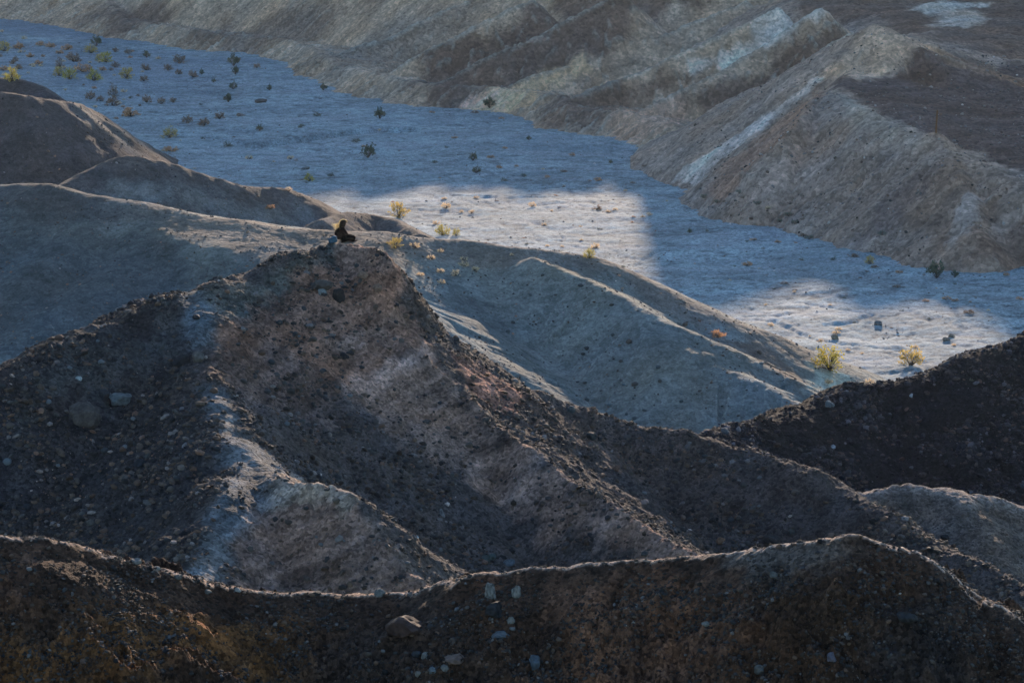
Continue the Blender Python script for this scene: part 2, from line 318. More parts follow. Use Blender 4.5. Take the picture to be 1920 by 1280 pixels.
h9 = Field('pyramid_hill', 'pale ribbed pyramid hill with a dark gravel plateau at upper right', [
    Rd(spur((1302, 345), (1390, 255), (1520, 160), (1560, 118), (1600, 75), (1640, 45)), 1.1, .95, .12, .4, 1.6, 2),
    Rd([P(1640,45,205.5), P(1700,75,204), P(1750,110,202)], .3, .8, .5, .3, 1.5, 1.5),
    Rd([P(1545,168,195.5), P(1600,194,190), P(1690,240,183)], .9, .85, .25, .4, 1.8, 2),
    Rd([P(1545,168,195.5), P(1470,262,188), G(1345,395)], .9, .9, .3, .5, 1.6, 2),
    Mesa([P(1570,176,193), P(1610,198,189), P(1690,240,183), P(1757,251,180.5), P(1830,285,176.5), P(1920,322,172), P(2600,560,158), P(2700,170,208), P(1960,108,222), P(1760,85,222), P(1650,60,215)], .85, .6, 2.2),
    Rd(L((1757,252,180),(1800,330,174),(1830,430,168)), .85, .8, 1., .3, 2, 2),
    Mesa([P(1500,22,250), P(1560,10,250), P(1650,38,240), P(1760,62,232), P(1960,108,222), P(2650,200,208), P(2700,-10,262), P(1500,-10,262)], .5, .4, 2.5)],
    1180, 2400, 1.8, 160, 262, 900, zmin=-1, k=.1)

# fine relief
mk = sst(.03, .9, h1.H.max(0)[None, :] - h1.H)
h1.H += mk * (.28 * fbm(h1.X * .6, h1.Y * .6, 3, .5, 1) + .17 * ridged(h1.X * 1.3, h1.Y * 1.3, 4, .6, 50)) + (.026 + .05 * mk) * fbm(h1.X * 2.6, h1.Y * 2.6, 5, .62, 2)
h2n = .07 * fbm(h2.X * 2.2, h2.Y * 2.2, 5, .6, 4); h2.H += .16 * fbm(h2.X * .5, h2.Y * .5, 3, .5, 3) + h2n
h3.H += .10 * fbm(h3.X * .7, h3.Y * .7, 3, .5, 5) + .04 * fbm(h3.X * 3, h3.Y * 3, 3, .6, 6)
h4.H += .20 * fbm(h4.X * .4, h4.Y * .4, 3, .5, 7) + .07 * fbm(h4.X * 2, h4.Y * 2, 4, .6, 8)
h5.H += .16 * fbm(h5.X * .18, h5.Y * .18, 3, .5, 9) + .02 * fbm(h5.X * 1.8, h5.Y * 1.8, 4, .6, 10)
h6.H += .14 * fbm(h6.X * .2, h6.Y * .2, 3, .5, 11) + .02 * fbm(h6.X * 1.5, h6.Y * 1.5, 3, .6, 12)
h7.H += .22 * fbm(h7.X * .12, h7.Y * .12, 3, .5, 13) + .03 * fbm(h7.X * 1.2, h7.Y * 1.2, 4, .6, 14)
h8.H += .26 * fbm(h8.X * .14, h8.Y * .14, 4, .5, 15) + .09 * fbm(h8.X * 1., h8.Y * 1., 3, .6, 16)
h9.H += .30 * fbm(h9.X * .2, h9.Y * .2, 3, .5, 17) + .07 * fbm(h9.X * 1.2, h9.Y * 1.2, 4, .6, 18)

for f, a_ in ((h8, .20), (h9, .13)):
    s_ = f.X * -.43 + f.Y * .9; t_ = f.X * .9 + f.Y * .43; w_ = .5 * fbm(f.X * .2, f.Y * .2, 2, .5, 130)
    f.H -= a_ * (1.3 - ridged(s_ * .55 + w_, t_ * .09 + .3 * w_, 4, .62, 120)) * (.5 + .5 * fbm(f.X * .1, f.Y * .1, 2, .5, 125)) + a_ * .25 * (1.2 - ridged(t_ * .5 + w_, s_ * .12, 3, .6, 128))
# the wash floor
class Flat:
    def ev(s, X, Y): return np.zeros_like(X)
h0 = Field('wash_floor', 'wide pale gravel wash winding between the badland hills', [Flat()], -760, 2680, 2.4, 40, 430, 1250, zmin=-5)
def seg_d(pts, X, Y):
    d = np.full(X.shape, 1e9, np.float32)
    for a, b in zip(pts[:-1], pts[1:]):
        ab = b - a; t = np.clip(((X - a[0]) * ab[0] + (Y - a[1]) * ab[1]) / (ab @ ab), 0, 1); d = np.minimum(d, np.hypot(X - a[0] - t * ab[0], Y - a[1] - t * ab[1]))
    return d
X, Y = h0.X, h0.Y
S_ = X * .43 - Y * .9 * -1; wd = (-.42, .91)                         # wd: the way the wash runs
A_ = X * wd[0] + Y * wd[1]; B_ = X * wd[1] - Y * wd[0]
wx = fbm(X * .06, Y * .06, 3, .5, 60) * 3
br = 1 - np.abs(fbm((B_ + wx) * .16, A_ * .045, 3, .55, 61)) * 3.2       # braided runnels
br = np.clip(br, 0, 1) ** 3
br2 = np.clip(1 - np.abs(fbm((X + wx) * .12, (Y + wx * .5) * .22, 4, .6, 66)) * 4, 0, 1) ** 4
h0.H += -.05 * br - .045 * br2 - .05 * np.clip(1 - np.abs(fbm(X * .35 + wx * .2, (Y + wx * .5) * 1.1, 3, .6, 67)) * 5, 0, 1) ** 2 + .16 * fbm(X * .1, Y * .1, 3, .5, 62) + .006 * fbm(X * .9, Y * 1.6, 3, .55, 63) + .017 * fbm(X * .4 + wx * .3, Y * 1.0, 4, .62, 69) - .03 * np.clip(1 - np.abs(fbm(X * .22 + wx * .3, Y * .6, 3, .6, 77)) * 12, 0, 1)
def cut(uv, depth, wid):                                             # a bank cut by running water: the near side lies lower
    global h0
    p = np.array([G(*q)[:2] for q in uv], np.float32); best = seg_d(p, X, Y)
    h0.H -= depth * (1 - sst(wid * .3, wid, best + .25 * fbm(X * .8, Y * .8, 2, .5, 64)))
cut([(485, 272), (520, 268), (560, 263), (610, 256), (660, 247), (720, 243), (760, 242)], .75, 1.5)
cut([(390, 255), (440, 264), (480, 270)], .35, .9)
for q in ([(600,292),(700,296),(840,290)], [(640,314),(690,318),(725,327)], [(740,316),(800,323)], [(860,303),(905,326),(950,316)], [(900,321),(950,314)], [(960,336),(1060,340)], [(60,148),(250,153),(400,160)], [(1400,510),(1460,498),(1510,496)],
          [(1480,512),(1560,521),(1620,512)], [(1400,590),(1450,590),(1500,585)], [(1540,608),(1600,605),(1640,590)], [(1510,565),(1560,575),(1640,592)], [(1190,498),(1215,480),(1240,470)], [(850,368),(940,372),(1040,371)], [(430,250),(600,262)], [(400,205),(560,212)], [(1560,520),(1660,500),(1760,520)], [(1450,600),(1540,640),(1680,655)], [(1680,650),(1740,688),(1640,700)]):
    cut(q, .10, .28)
h0.paint((.255, .305, .315))
h0.C *= (1 + .22 * fbm(X * .12, Y * .12, 4, .6, 70) + .16 * fbm(X * .8, Y * .8, 3, .6, 71))[..., None]
h0.mixc(br * .35, (.15, .16, .18)); h0.mixc(br2 * .4, (.14, .14, .16))
ln = np.clip(1 - np.abs(fbm(X * .07 + wx * .05, (Y + wx) * .30, 4, .6, 68)) * 11, 0, 1); h0.mixc(ln * .8, (.085, .095, .10)); h0.H -= .05 * ln
ln = np.clip(1 - np.abs(fbm(X * .12, (Y - wx * .7) * .42 + 9, 3, .6, 65)) * 12, 0, 1) * (fbm(X * .05, Y * .05, 2, .5, 64) > -.1); h0.mixc(ln * .75, (.085, .095, .10)); h0.H -= .04 * ln
h0.mixc(sst(.1, .7, fbm(X * .05, Y * .14, 4, .55, 75)) * .5, (.15, .19, .21)); h0.mixc(sst(.15, .7, fbm(X * .06, Y * .2, 4, .55, 76)) * .45, (.33, .35, .37))
h0.mixc(sst(.1, .9, fbm(X * .35, Y * .9, 4, .7, 72)) * .35, (.36, .37, .39))
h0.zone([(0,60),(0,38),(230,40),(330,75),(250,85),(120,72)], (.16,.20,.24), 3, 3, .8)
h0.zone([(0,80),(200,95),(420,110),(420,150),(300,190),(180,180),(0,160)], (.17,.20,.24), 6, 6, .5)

# ---------------------------------------------------------------- colour of the ground (gravel, clay and dust as they lie, some light and shade painted in)
def mottle(f, a=.25, fr=.6, seed=80):
    f.C *= (1 + a * fbm(f.X * fr, f.Y * fr, 5, .62, seed))[..., None]
    n = fbm(f.X * fr * .5, f.Y * fr * .5, 3, .5, seed + 7); f.C[..., 0] *= 1 + .10 * n; f.C[..., 2] *= 1 - .10 * n
h1.paint((.060, .040, .030))
h1.zone([(-60,1230),(60,1180),(230,1150),(330,1150),(450,1200),(560,1240),(620,1330),(-60,1330)], (.21,.11,.046), .5, .5, .9, 1.0)
h1.zone([(-40,1040),(60,1040),(100,1090),(40,1130),(-40,1130)], (.14,.085,.06), .3, .3, .8, 1.5, 1)
h1.zone([(960,1085),(1100,1085),(1330,1100),(1400,1200),(1350,1300),(1000,1300),(1060,1190)], (.18,.105,.072), .4, .6, .85, 1.2, 2)
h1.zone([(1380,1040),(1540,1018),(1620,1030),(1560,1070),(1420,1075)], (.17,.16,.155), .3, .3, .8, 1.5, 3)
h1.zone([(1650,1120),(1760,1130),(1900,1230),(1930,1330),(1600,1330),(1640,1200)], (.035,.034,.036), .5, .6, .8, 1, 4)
h1.zone([(1440,1130),(1650,1120),(1650,1300),(1400,1300)], (.058,.038,.026), .5, .5, .8, 1, 5)
h1.zone([(600,1120),(900,1120),(960,1300),(560,1300)], (.06,.048,.043), .4, .5, .7, 1.3, 6)
h1.mixc(.9 - .9 * sst(.0, .022, h1.H.max(0)[None, :] - h1.H), (.40, .36, .33))  # sunlit rim painted into the crest colour
mottle(h1, .38, 1.6)
h2.paint((.082, .078, .080))
h2.zone([(820,655),(960,718),(1340,826),(1540,892),(1920,1100),(2080,1200),(1300,1060),(1170,962),(1000,850),(900,760)], (.066,.060,.062), .5, .5, .9, .8, 1)
h2.zone([(980,740),(1150,785),(1300,820),(1380,870),(1250,900),(1100,860),(1000,790)], (.12,.095,.085), .7, 1.0, .6, .7, 2)
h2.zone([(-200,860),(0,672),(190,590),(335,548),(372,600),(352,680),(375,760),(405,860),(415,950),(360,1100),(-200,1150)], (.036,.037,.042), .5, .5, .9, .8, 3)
h2.zone([(120,650),(300,600),(340,640),(250,740),(80,760)], (.085,.092,.092), .8, 1.2, .6, .8, 4)
h2.zone([(372,562),(520,500),(620,455),(690,450),(704,470),(620,500),(560,535),(470,590),(395,610)], (.125,.142,.135), .35, .4, .9, 1, 5)
w1 = h2.zone([(395,625),(540,540),(620,492),(704,462),(745,520),(775,600),(812,650),(760,690),(640,735),(560,700),(430,690)], (.29,.18,.135), .4, .5, .92, 1, 6)
h2.zone([(400,650),(560,650),(640,740),(600,800),(450,760),(400,700)], (.16,.12,.108), .5, .5, .8, 1, 7)
w2 = h2.zone([(640,742),(720,700),(815,655),(870,738),(1000,852),(1110,927),(1270,1020),(1290,1050),(1130,1040),(1000,960),(880,900),(760,830)], (.31,.22,.18), .4, .5, .9, .8, 8)
h2.zone([(635,722),(700,690),(770,660),(806,648),(815,672),(740,708),(650,742)], (.46,.34,.30), .2, .2, .9, 1.2, 9)
h2.zone([(600,640),(760,590),(775,605),(640,665)], (.32,.23,.19), .15, .2, .7, 1.2, 10)
h2.zone([(850,672),(910,690),(985,740),(960,772),(895,748)], (.36,.19,.14), .25, .3, .8, 1, 11)
p1 = h2.zone([(342,548),(386,548),(402,600),(397,652),(356,656),(345,600)], (.115,.15,.175), .3, .15, .9, 1, 12)
p2 = h2.zone([(376,728),(428,728),(446,800),(505,848),(530,885),(470,935),(455,1000),(410,1085),(345,1085),(385,1000),(412,930),(440,870),(405,800)], (.15,.18,.205), .3, .15, .95, 1, 13)
w3 = h2.zone([(450,930),(520,900),(660,937),(690,965),(730,1020),(805,1105),(460,1120),(440,1050)], (.25,.175,.145), .2, .3, .9, 1, 14)
h2.zone([(470,898),(560,890),(668,936),(655,960),(560,940),(480,950)], (.33,.29,.25), .15, .2, .9, 1, 15)
h2.zone([(690,960),(760,1040),(805,1100),(770,1080),(720,1030)], (.17,.14,.125), .2, .2, .8, 1, 16)
p3 = h2.zone([(405,850),(500,845),(530,880),(500,930),(455,1000),(405,1010),(425,930),(440,880)], (.15,.18,.205), .3, .15, .8, 1, 19)
trail = np.maximum(np.maximum(p1, p2), p3); h2.H -= trail * (h2n * .85 + .05)                # trodden smooth and a little hollow
bed = h2.H - .42 * h2.X + .10 * fbm(h2.X * .8, h2.Y * .8, 3, .6, 91)         # tilted bedding of the cliff: hard ledges and soft hollows
lay = fbm(bed * 2.4, h2.X * .12, 4, .7, 90)
wc = np.maximum(np.maximum(w1, w2 * .8), w3); ph = bed * 3.6 + 1.1 * fbm(bed * .9, h2.X * .08, 2, .5, 96) + .5 * fbm(h2.X * .3, h2.Y * .3, 2, .5, 92); fr = ph - np.floor(ph)
h2.H += wc * (.022 * sst(-.3, .6, fbm(h2.X * .5, h2.H * .8, 3, .6, 97)) * sst(.0, .22, fr) * (1 - fr) * 1.6 + .045 * ridged(h2.X * 1.6, h2.Y * 1.6, 4, .65, 93) - .04)
h2.C *= (1 - .22 * wc * sst(-.4, .5, fbm(h2.X * .6, h2.H, 3, .6, 98)) * (1 - sst(.0, .14, fr)))[..., None]
h2.C *= (1 + .42 * lay * (h2.C[..., 0] > .1))[..., None]
mottle(h2, .30, 1.0)
h3.paint((.12, .108, .10)); mottle(h3, .25, 1.5)
h3.mixc(1 - sst(.0, .25, h3.H.max(0)[None, :] - h3.H), (.24, .22, .21))  # crest painted paler where the rim light falls
h4.paint((.020, .018, .018)); mottle(h4, .3, 1.2)
h5.paint((.155, .165, .163))
h5.zone([(-100,330),(300,385),(620,430),(860,440),(1000,455),(1150,490),(1350,585),(1530,660),(1500,680),(1330,610),(1130,520),(1000,490),(850,490),(700,500),(490,492),(300,440),(100,400),(-100,400)], (.145,.125,.115), 1, 1.2, .85, .4, 1)
h5.zone([(-100,330),(150,350),(200,400),(100,440),(-100,440)], (.06,.058,.06), 2, 1.5, .8, .4, 9)  # shade at the left end of the sunlit band, painted in
h5.zone([(1000,500),(1100,520),(1190,560),(1130,640),(1000,640),(900,600),(850,540)], (.175,.185,.175), 1, 1, .7, .4, 2)
h5.zone([(830,520),(900,560),(960,620),(1030,690),(1100,760),(1040,770),(960,700),(880,620),(820,560)], (.105,.115,.115), .6, 1, .85, .8, 3)
h5.zone([(1365,640),(1420,640),(1500,690),(1530,730),(1510,735),(1440,690)], (.115,.09,.08), .4, .4, .9, .8, 4)
h5.zone([(1525,668),(1560,690),(1605,716),(1560,740),(1510,735)], (.34,.37,.34), .3, .4, .9, .8, 5)
h5.zone([(1180,620),(1340,680),(1430,735),(1500,755),(1350,830),(1100,830),(1050,760)], (.165,.17,.165), 1, 1, .6, .4, 6)
h5.zone([(-100,440),(250,430),(480,500),(400,620),(100,720),(-100,720)], (.062,.074,.084), 2, 1.5, .9, .3, 7)  # blue shade of the hollow painted into the ground colour
mottle(h5, .16, .35)
cur = np.clip((h5.H[2:-2, 2:-2] * 4 - h5.H[4:, 2:-2] - h5.H[:-4, 2:-2] - h5.H[2:-2, 4:] - h5.H[2:-2, :-4]) * 9 - .25, 0, 1)
h5.C[2:-2, 2:-2] += (np.array((.30, .30, .28)) - h5.C[2:-2, 2:-2]) * (cur * .5)[..., None]                # pale crest lines, a highlight painted in by curvature
h6.paint((.105, .098, .097))
h6.zone([(190,372),(300,348),(420,362),(560,390),(640,425),(420,425),(250,400)], (.17,.18,.18), 1, 1.2, .9, .4, 1)
h6.zone([(200,358),(330,345),(300,372),(240,380)], (.22,.23,.225), .5, .8, .7, .6, 2)
mottle(h6, .25, .5)
h7.paint((.098, .092, .093))
h7.zone([(150,200),(210,232),(320,292),(250,285),(160,235)], (.145,.15,.145), .8, .8, .8, .5, 1); mottle(h7, .25, .5)
# the range: streaks run down the spurs
def streaks(f, amt, seed):
    s_ = f.X * -.43 + f.Y * .9; t_ = f.X * .9 + f.Y * .43
    w = .8 * fbm(f.X * .15, f.Y * .15, 2, .5, seed + 3)
    n = fbm(s_ * .9 + w, t_ * .10 + f.H * .05, 4, .62, seed); f.C *= (1 + amt * n)[..., None]; return n
h8.paint((.26, .215, .17))
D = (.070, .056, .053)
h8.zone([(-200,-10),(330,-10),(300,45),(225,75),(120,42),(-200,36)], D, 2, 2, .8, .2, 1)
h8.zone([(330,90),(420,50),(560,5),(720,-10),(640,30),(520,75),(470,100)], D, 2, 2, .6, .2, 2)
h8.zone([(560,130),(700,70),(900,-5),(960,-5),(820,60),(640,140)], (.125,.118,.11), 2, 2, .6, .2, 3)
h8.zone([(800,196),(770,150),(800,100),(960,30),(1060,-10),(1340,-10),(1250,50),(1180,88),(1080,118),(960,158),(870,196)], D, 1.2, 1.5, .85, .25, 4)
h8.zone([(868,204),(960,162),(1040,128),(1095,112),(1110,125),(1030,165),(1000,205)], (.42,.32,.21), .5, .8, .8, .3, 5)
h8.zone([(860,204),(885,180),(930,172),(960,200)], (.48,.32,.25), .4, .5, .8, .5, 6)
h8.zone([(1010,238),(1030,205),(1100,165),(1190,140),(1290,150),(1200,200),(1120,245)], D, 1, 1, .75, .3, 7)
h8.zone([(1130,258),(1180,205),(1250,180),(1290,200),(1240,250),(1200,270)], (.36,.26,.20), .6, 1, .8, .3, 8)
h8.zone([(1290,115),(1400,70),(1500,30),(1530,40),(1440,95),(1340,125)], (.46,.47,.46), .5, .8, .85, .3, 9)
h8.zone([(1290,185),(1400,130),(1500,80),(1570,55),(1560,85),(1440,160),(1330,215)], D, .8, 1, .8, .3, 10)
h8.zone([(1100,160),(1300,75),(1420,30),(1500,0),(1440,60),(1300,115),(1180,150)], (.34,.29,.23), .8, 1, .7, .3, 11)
streaks(h8, .30, 100); mottle(h8, .10, .3)
h9.paint((.205, .178, .155))
h9.zone([(1540,158),(1610,150),(1700,120),(1760,92),(1980,108),(2200,170),(2200,430),(1920,322),(1830,288),(1757,255),(1690,240),(1620,202)], (.066,.054,.052), .6, .8, .95, .3, 1)
h9.zone([(1650,45),(1740,75),(1960,120),(2200,190),(2200,-10),(1500,-10),(1500,22)], (.095,.075,.064), 1.5, 1.5, .9, .2, 2)
h9.zone([(1535,152),(1600,72),(1640,45),(1735,75),(1765,95),(1690,122),(1610,148)], (.36,.29,.225), .5, .6, .92, .4, 3)
h9.zone([(1320,360),(1400,270),(1530,165),(1545,178),(1500,240),(1400,330),(1340,385)], (.21,.145,.11), .6, .8, .85, .4, 4)
h9.zone([(1270,330),(1330,290),(1395,245),(1530,148),(1545,152),(1400,262),(1300,350)], (.42,.42,.41), .3, .4, .8, .5, 5)
h9.zone([(1560,170),(1620,200),(1690,240),(1680,270),(1600,240)], (.22,.225,.20), .6, .8, .7, .4, 6)
h9.zone([(1700,330),(1780,300),(1850,360),(1880,480),(1780,470),(1700,420)], (.155,.12,.095), 1, 1.2, .75, .4, 7)
h9.zone([(1790,400),(1850,345),(1860,360),(1830,410),(1790,470),(1770,470)], (.27,.26,.25), .3, .5, .8, .8, 8)
h9.zone([(1420,400),(1490,330),(1560,240),(1600,230),(1560,330),(1480,425)], (.20,.17,.15), .5, .8, .7, .5, 11)
h9.zone([(1390,385),(1480,290),(1530,215),(1545,225),(1490,310),(1410,395)], (.30,.25,.22), .25, .5, .7, .6, 12)
h9.zone([(1600,440),(1680,350),(1740,310),(1760,330),(1700,400),(1640,460)], (.10,.085,.08), .5, .9, .7, .5, 13)
h9.zone([(1560,410),(1660,300),(1700,290),(1620,400),(1580,430)], (.13,.115,.105), .5, 1, .6, .5, 14)
h9.zone([(1800,500),(1850,430),(1920,400),(1980,420),(1900,510)], (.15,.115,.095), .5, .9, .7, .5, 15)
h9.zone([(1760,95),(1850,120),(1960,150),(1960,165),(1850,140),(1760,110)], (.17,.13,.10), .4, .8, .7, .4, 16)
h9.zone([(1600,205),(1700,235),(1760,250),(1740,285),(1680,265),(1620,235)], (.25,.23,.20), .4, .6, .75, .6, 17)
h9.zone([(1690,22),(1720,10),(1790,3),(1850,8),(1790,20),(1740,28)], (.40,.42,.39), .6, .8, .9, .3, 9)
h9.zone([(1745,48),(1770,25),(1830,22),(1850,38),(1810,52)], (.36,.34,.30), .5, .6, .9, .3, 10)
streaks(h9, .27, 110); mottle(h9, .12, .4)

for f, g in ((h1, (.98, .74, .62)), (h2, (1.08, .89, .80)), (h3, (1.15, .95, .85)), (h4, (.75, .8, .9)), (h5, (1.27, 1.2, 1.1)), (h6, (.95, .84, .78)), (h7, (.85, .74, .70)), (h8, (1.76, 1.33, 1.12)), (h9, (1.70, 1.28, 1.10))):
    f.C *= np.array(g, np.float32)
def crests(f, k, thr, c, amt):  # crest highlight painted into the colour where the ground bends sharply
    cv = np.clip((f.H[4:-4, 4:-4] * 4 - f.H[8:, 4:-4] - f.H[:-8, 4:-4] - f.H[4:-4, 8:] - f.H[4:-4, :-8]) * k - thr, 0, 1)
    f.C[4:-4, 4:-4] += (np.array(c, np.float32) - f.C[4:-4, 4:-4]) * (cv * amt)[..., None]
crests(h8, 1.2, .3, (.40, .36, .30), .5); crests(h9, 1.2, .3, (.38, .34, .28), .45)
for f in FIELDS: f.C = np.clip(f.C, .008, .7)
NEAR = earth_mat('rubble_earth', 20, .6, .05, 34)
MIDM = earth_mat('stony_earth', 12, .5, .07, 20)
SOFT = earth_mat('clay_earth', 4.5, .22, .06, 9)
WASH = earth_mat('wash_gravel', 7.0, .32, .015, 9)
FARM = earth_mat('far_gravel', 3.5, .3, .07, 4)
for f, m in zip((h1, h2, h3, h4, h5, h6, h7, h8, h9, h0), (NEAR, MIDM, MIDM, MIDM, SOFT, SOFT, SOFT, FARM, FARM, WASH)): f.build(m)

# ---------------------------------------------------------------- haze in the valley air
hz = bpy.data.materials.new('haze_air'); hz.use_nodes = True; n = hz.node_tree; n.nodes.remove(n.nodes['Principled BSDF'])
pv = n.nodes.new('ShaderNodeVolumePrincipled'); pv.inputs['Color'].default_value = (.85, .9, 1, 1); pv.inputs['Density'].default_value = .00003; pv.inputs['Anisotropy'].default_value = .7
n.links.new(pv.outputs[0], n.nodes['Material Output'].inputs['Volume'])
bx = [(-170, -6, -6.5), (170, -6, -6.5), (170, 460, -6.5), (-170, 460, -6.5), (-170, -6, 52), (170, -6, 52), (170, 460, 52), (-170, 460, 52)]
o = mesh_np('haze', bx, [(3, 2, 1, 0), (4, 5, 6, 7), (0, 1, 5, 4), (1, 2, 6, 5), (2, 3, 7, 6), (3, 0, 4, 7)], hz, smoothf=False); tag(o, 'thin dusty haze filling the valley air', 'haze', kind='stuff')

# ---------------------------------------------------------------- stones
def ico(sub):
    import bmesh
    b = bmesh.new(); bmesh.ops.create_icosphere(b, subdivisions=sub, radius=1); b.verts.ensure_lookup_table()
    V = np.array([v.co[:] for v in b.verts], np.float32); Fc = np.array([[v.index for v in f.verts] for f in b.faces], np.int32); b.free(); return V, Fc
def stone_shape(sub, seed, rough=.25, facet=5):
    V, Fc = ico(sub); r = np.random.default_rng(seed); V = V.copy()
    for i in range(facet):                       # chop flat facets
        nrm = r.normal(size=3); nrm /= np.linalg.norm(nrm); dd = V @ nrm; lim = r.uniform(.55, .85); V -= np.outer(np.maximum(dd - lim, 0), nrm)
    V *= 1 + rough * .5 * (fbm(V[:, 0] * 1.3 + V[:, 2], V[:, 1] * 1.3 - V[:, 2], 3, .5, seed)[:, None])
    return V.astype(np.float32), Fc
SV = [stone_shape(1, 200 + i) for i in range(8)]
PAL = np.array([(.05,.05,.055),(.07,.06,.055),(.035,.035,.04),(.10,.075,.06),(.13,.13,.14),(.125,.085,.068),(.055,.06,.065),(.20,.19,.19),(.34,.33,.33)], np.float32) * np.array((1.12, .92, .80), np.float32)
def gravel(f, n, u, y, s0, s1, mat, label, pw, tone=1., dens=None, seed=1):
    r = np.random.default_rng(seed); Vs, Fs, Cs = [], [], []; off = 0
    m = (r.uniform(u[0], u[1], n) - 960) / F; yy = r.uniform(y[0], y[1], n); x = m * yy; z = f.at(x, yy)
    ok = z > max(f.zmin + .5, .05) if f is not h0 else z > -4
    ok &= r.random(n) < np.clip(.5 + 1.3 * fbm(x * (.9 if f is h1 else .35), yy * (.9 if f is h1 else .35), 3, .6, seed + 70), .08, 1)
    if dens is not None: ok &= r.random(n) < dens(x, yy, z)
    x, yy, z = x[ok], yy[ok], z[ok]; sz = s0 * (s1 / s0) ** (r.random(len(x)) ** 2.6); pi = r.choice(len(PAL), len(x), p=pw)
    for kk in range(8):
        k = np.arange(len(x)) % 8 == kk; nk = int(k.sum())
        if nk == 0: continue
        V, Fc = SV[kk]; a = r.uniform(0, 6.28, nk); sc = sz[k][:, None] * r.uniform(.6, 1.25, (nk, 3)) * (1, 1, .72)
        ca, sa = np.cos(a)[:, None], np.sin(a)[:, None]; W_ = V[None] * sc[:, None, :]
        tl = r.uniform(-.5, .5, nk)[:, None]; zz = W_[..., 2] + W_[..., 0] * tl
        px = W_[..., 0] * ca - W_[..., 1] * sa + x[k][:, None]; py = W_[..., 0] * sa + W_[..., 1] * ca + yy[k][:, None]; pz = zz + (z[k] + .15 * sz[k])[:, None]
        Vs.append(np.stack([px, py, pz], -1).reshape(-1, 3)); Fs.append((Fc[None] + (np.arange(nk) * len(V))[:, None, None]).reshape(-1, 3) + off); off += nk * len(V)
        Cs.append(np.repeat(PAL[pi[k]] * tone * r.uniform(.5, 1.7, (nk, 1)), len(V), 0))
    o = mesh_np('gravel', np.concatenate(Vs), np.concatenate(Fs), mat, np.concatenate(Cs), smoothf=False, nv=3); tag(o, label, 'gravel', kind='stuff'); return o
STONE = flat_mat('stone', None, .85, .3, 14, vcol=True)
pw = np.array([.2,.22,.20,.14,.07,.08,.078,.01,.002]); pwd = np.array([.25,.18,.29,.08,.06,.04,.095,.004,.001]); pwl = np.array([.05,.1,.02,.15,.2,.1,.1,.2,.08])
h1top = h1.H.max(0)
def h1c(x, y): return h1top[np.clip(((x / y - h1.m[0]) / (h1.m[1] - h1.m[0])).astype(int), 0, h1.nm - 1)]
gravel(h1, 60000, (-60, 1980), (34.3, 38.5), .010, .045, STONE, 'loose dark pebbles bedded all over the nearest ridge', pw, .66, lambda x, y, z: np.where((x > -3.2) & (x < 4.6) & (y > 34) , .25 + .75 * sst(.05, .35, h1c(x, y) - z), 1.), seed=1)
def d2(x, y, z):
    ij = (np.clip(((np.log(y / h2.y0) / math.log(h2.y1 / h2.y0)) * (h2.ny - 1)).astype(int), 0, h2.ny - 1), np.clip(((x / y - h2.m[0]) / (h2.m[1] - h2.m[0])).astype(int), 0, h2.nm - 1)); c = h2.C[ij]
    return np.clip(1.25 - c.mean(-1) * 5, .15, 1) * (1 - .93 * trail[ij])
gravel(h2, 120000, (-60, 1980), (61, 86), .018, .13, STONE, 'dark rubble and pebbles strewn over the footpath ridge', pw, .9, d2, 2)
gravel(h3, 1500, (1560, 1980), (78, 85.5), .015, .08, STONE, 'sparse pebbles on the small pale knoll', pw, 1.2, None, 3)
gravel(h4, 34000, (1250, 1980), (90, 107), .025, .16, STONE, 'black gravel covering the steep right hillside', pwd, np.array((.55, .64, .78)), None, 4)
gravel(h5, 12000, (-60, 1650), (108, 134), .02, .09, STONE, 'small stones scattered on the smooth grey green hill', pw, 1.5, None, 5)
gravel(h9, 5000, (1290, 1980), (168, 215), .04, .16, STONE, 'pale and dark stones dotting the pyramid hill and plateau', pwl, 1.0, None, 6)
gravel(h7, 2500, (-60, 320), (170, 205), .04, .15, STONE, 'small stones on the shaded left hill', pw, 1.4, None, 7)
gravel(h6, 2000, (-60, 800), (155, 178), .03, .12, STONE, 'small stones on the banked clay hill', pw, 1.5, None, 8)
gravel(h0, 9000, (-60, 1980), (132, 320), .025, .10, STONE, 'loose pale stones over the wash floor', pwl, 1.1, None, 9)

STONES = {}
def boulder(u, v, w, h, c, label, group=None, kind=0, rot=0., sink=.33, sharp=6):
    p = hit(u, v)
    if p is None: return
    px = p[1] / F; key = (kind, sharp)
    V, Fc = stone_shape(3, 300 + kind, .3, sharp)
    V = V * np.array((w / 2, w * .42, h * .55)) * px
    nn = fbm(V[:, 0] / px * .12 + V[:, 2] / px * .1, V[:, 1] / px * .12, 3, .6, kind); V *= (1 + .12 * nn)[:, None]
    C = np.array(c, np.float32) * (1 + .25 * nn)[:, None]
    if 'striped' in label: C = np.where((np.sin(V[:, :1] / px * .9) > .3), C * .45, C)
    n2 = fbm(V[:, 0] / px * .3 + 7, (V[:, 1] + V[:, 2]) / px * .3, 3, .6, kind + 3); V *= (1 + .06 * n2)[:, None]; C = C * (1 + .3 * n2)[:, None]
    o = mesh_np('boulder' if w > 26 else 'stone', V, Fc, STONE, np.clip(C, .01, .8), smoothf=False, nv=3)
    o.location = (p[0], p[1], p[2] + h * .55 * px * (1 - 2 * sink)); o.rotation_euler = (0, rot, random.uniform(-.5, .5))
    tag(o, label, 'boulder' if w > 26 else 'stone', group); return o
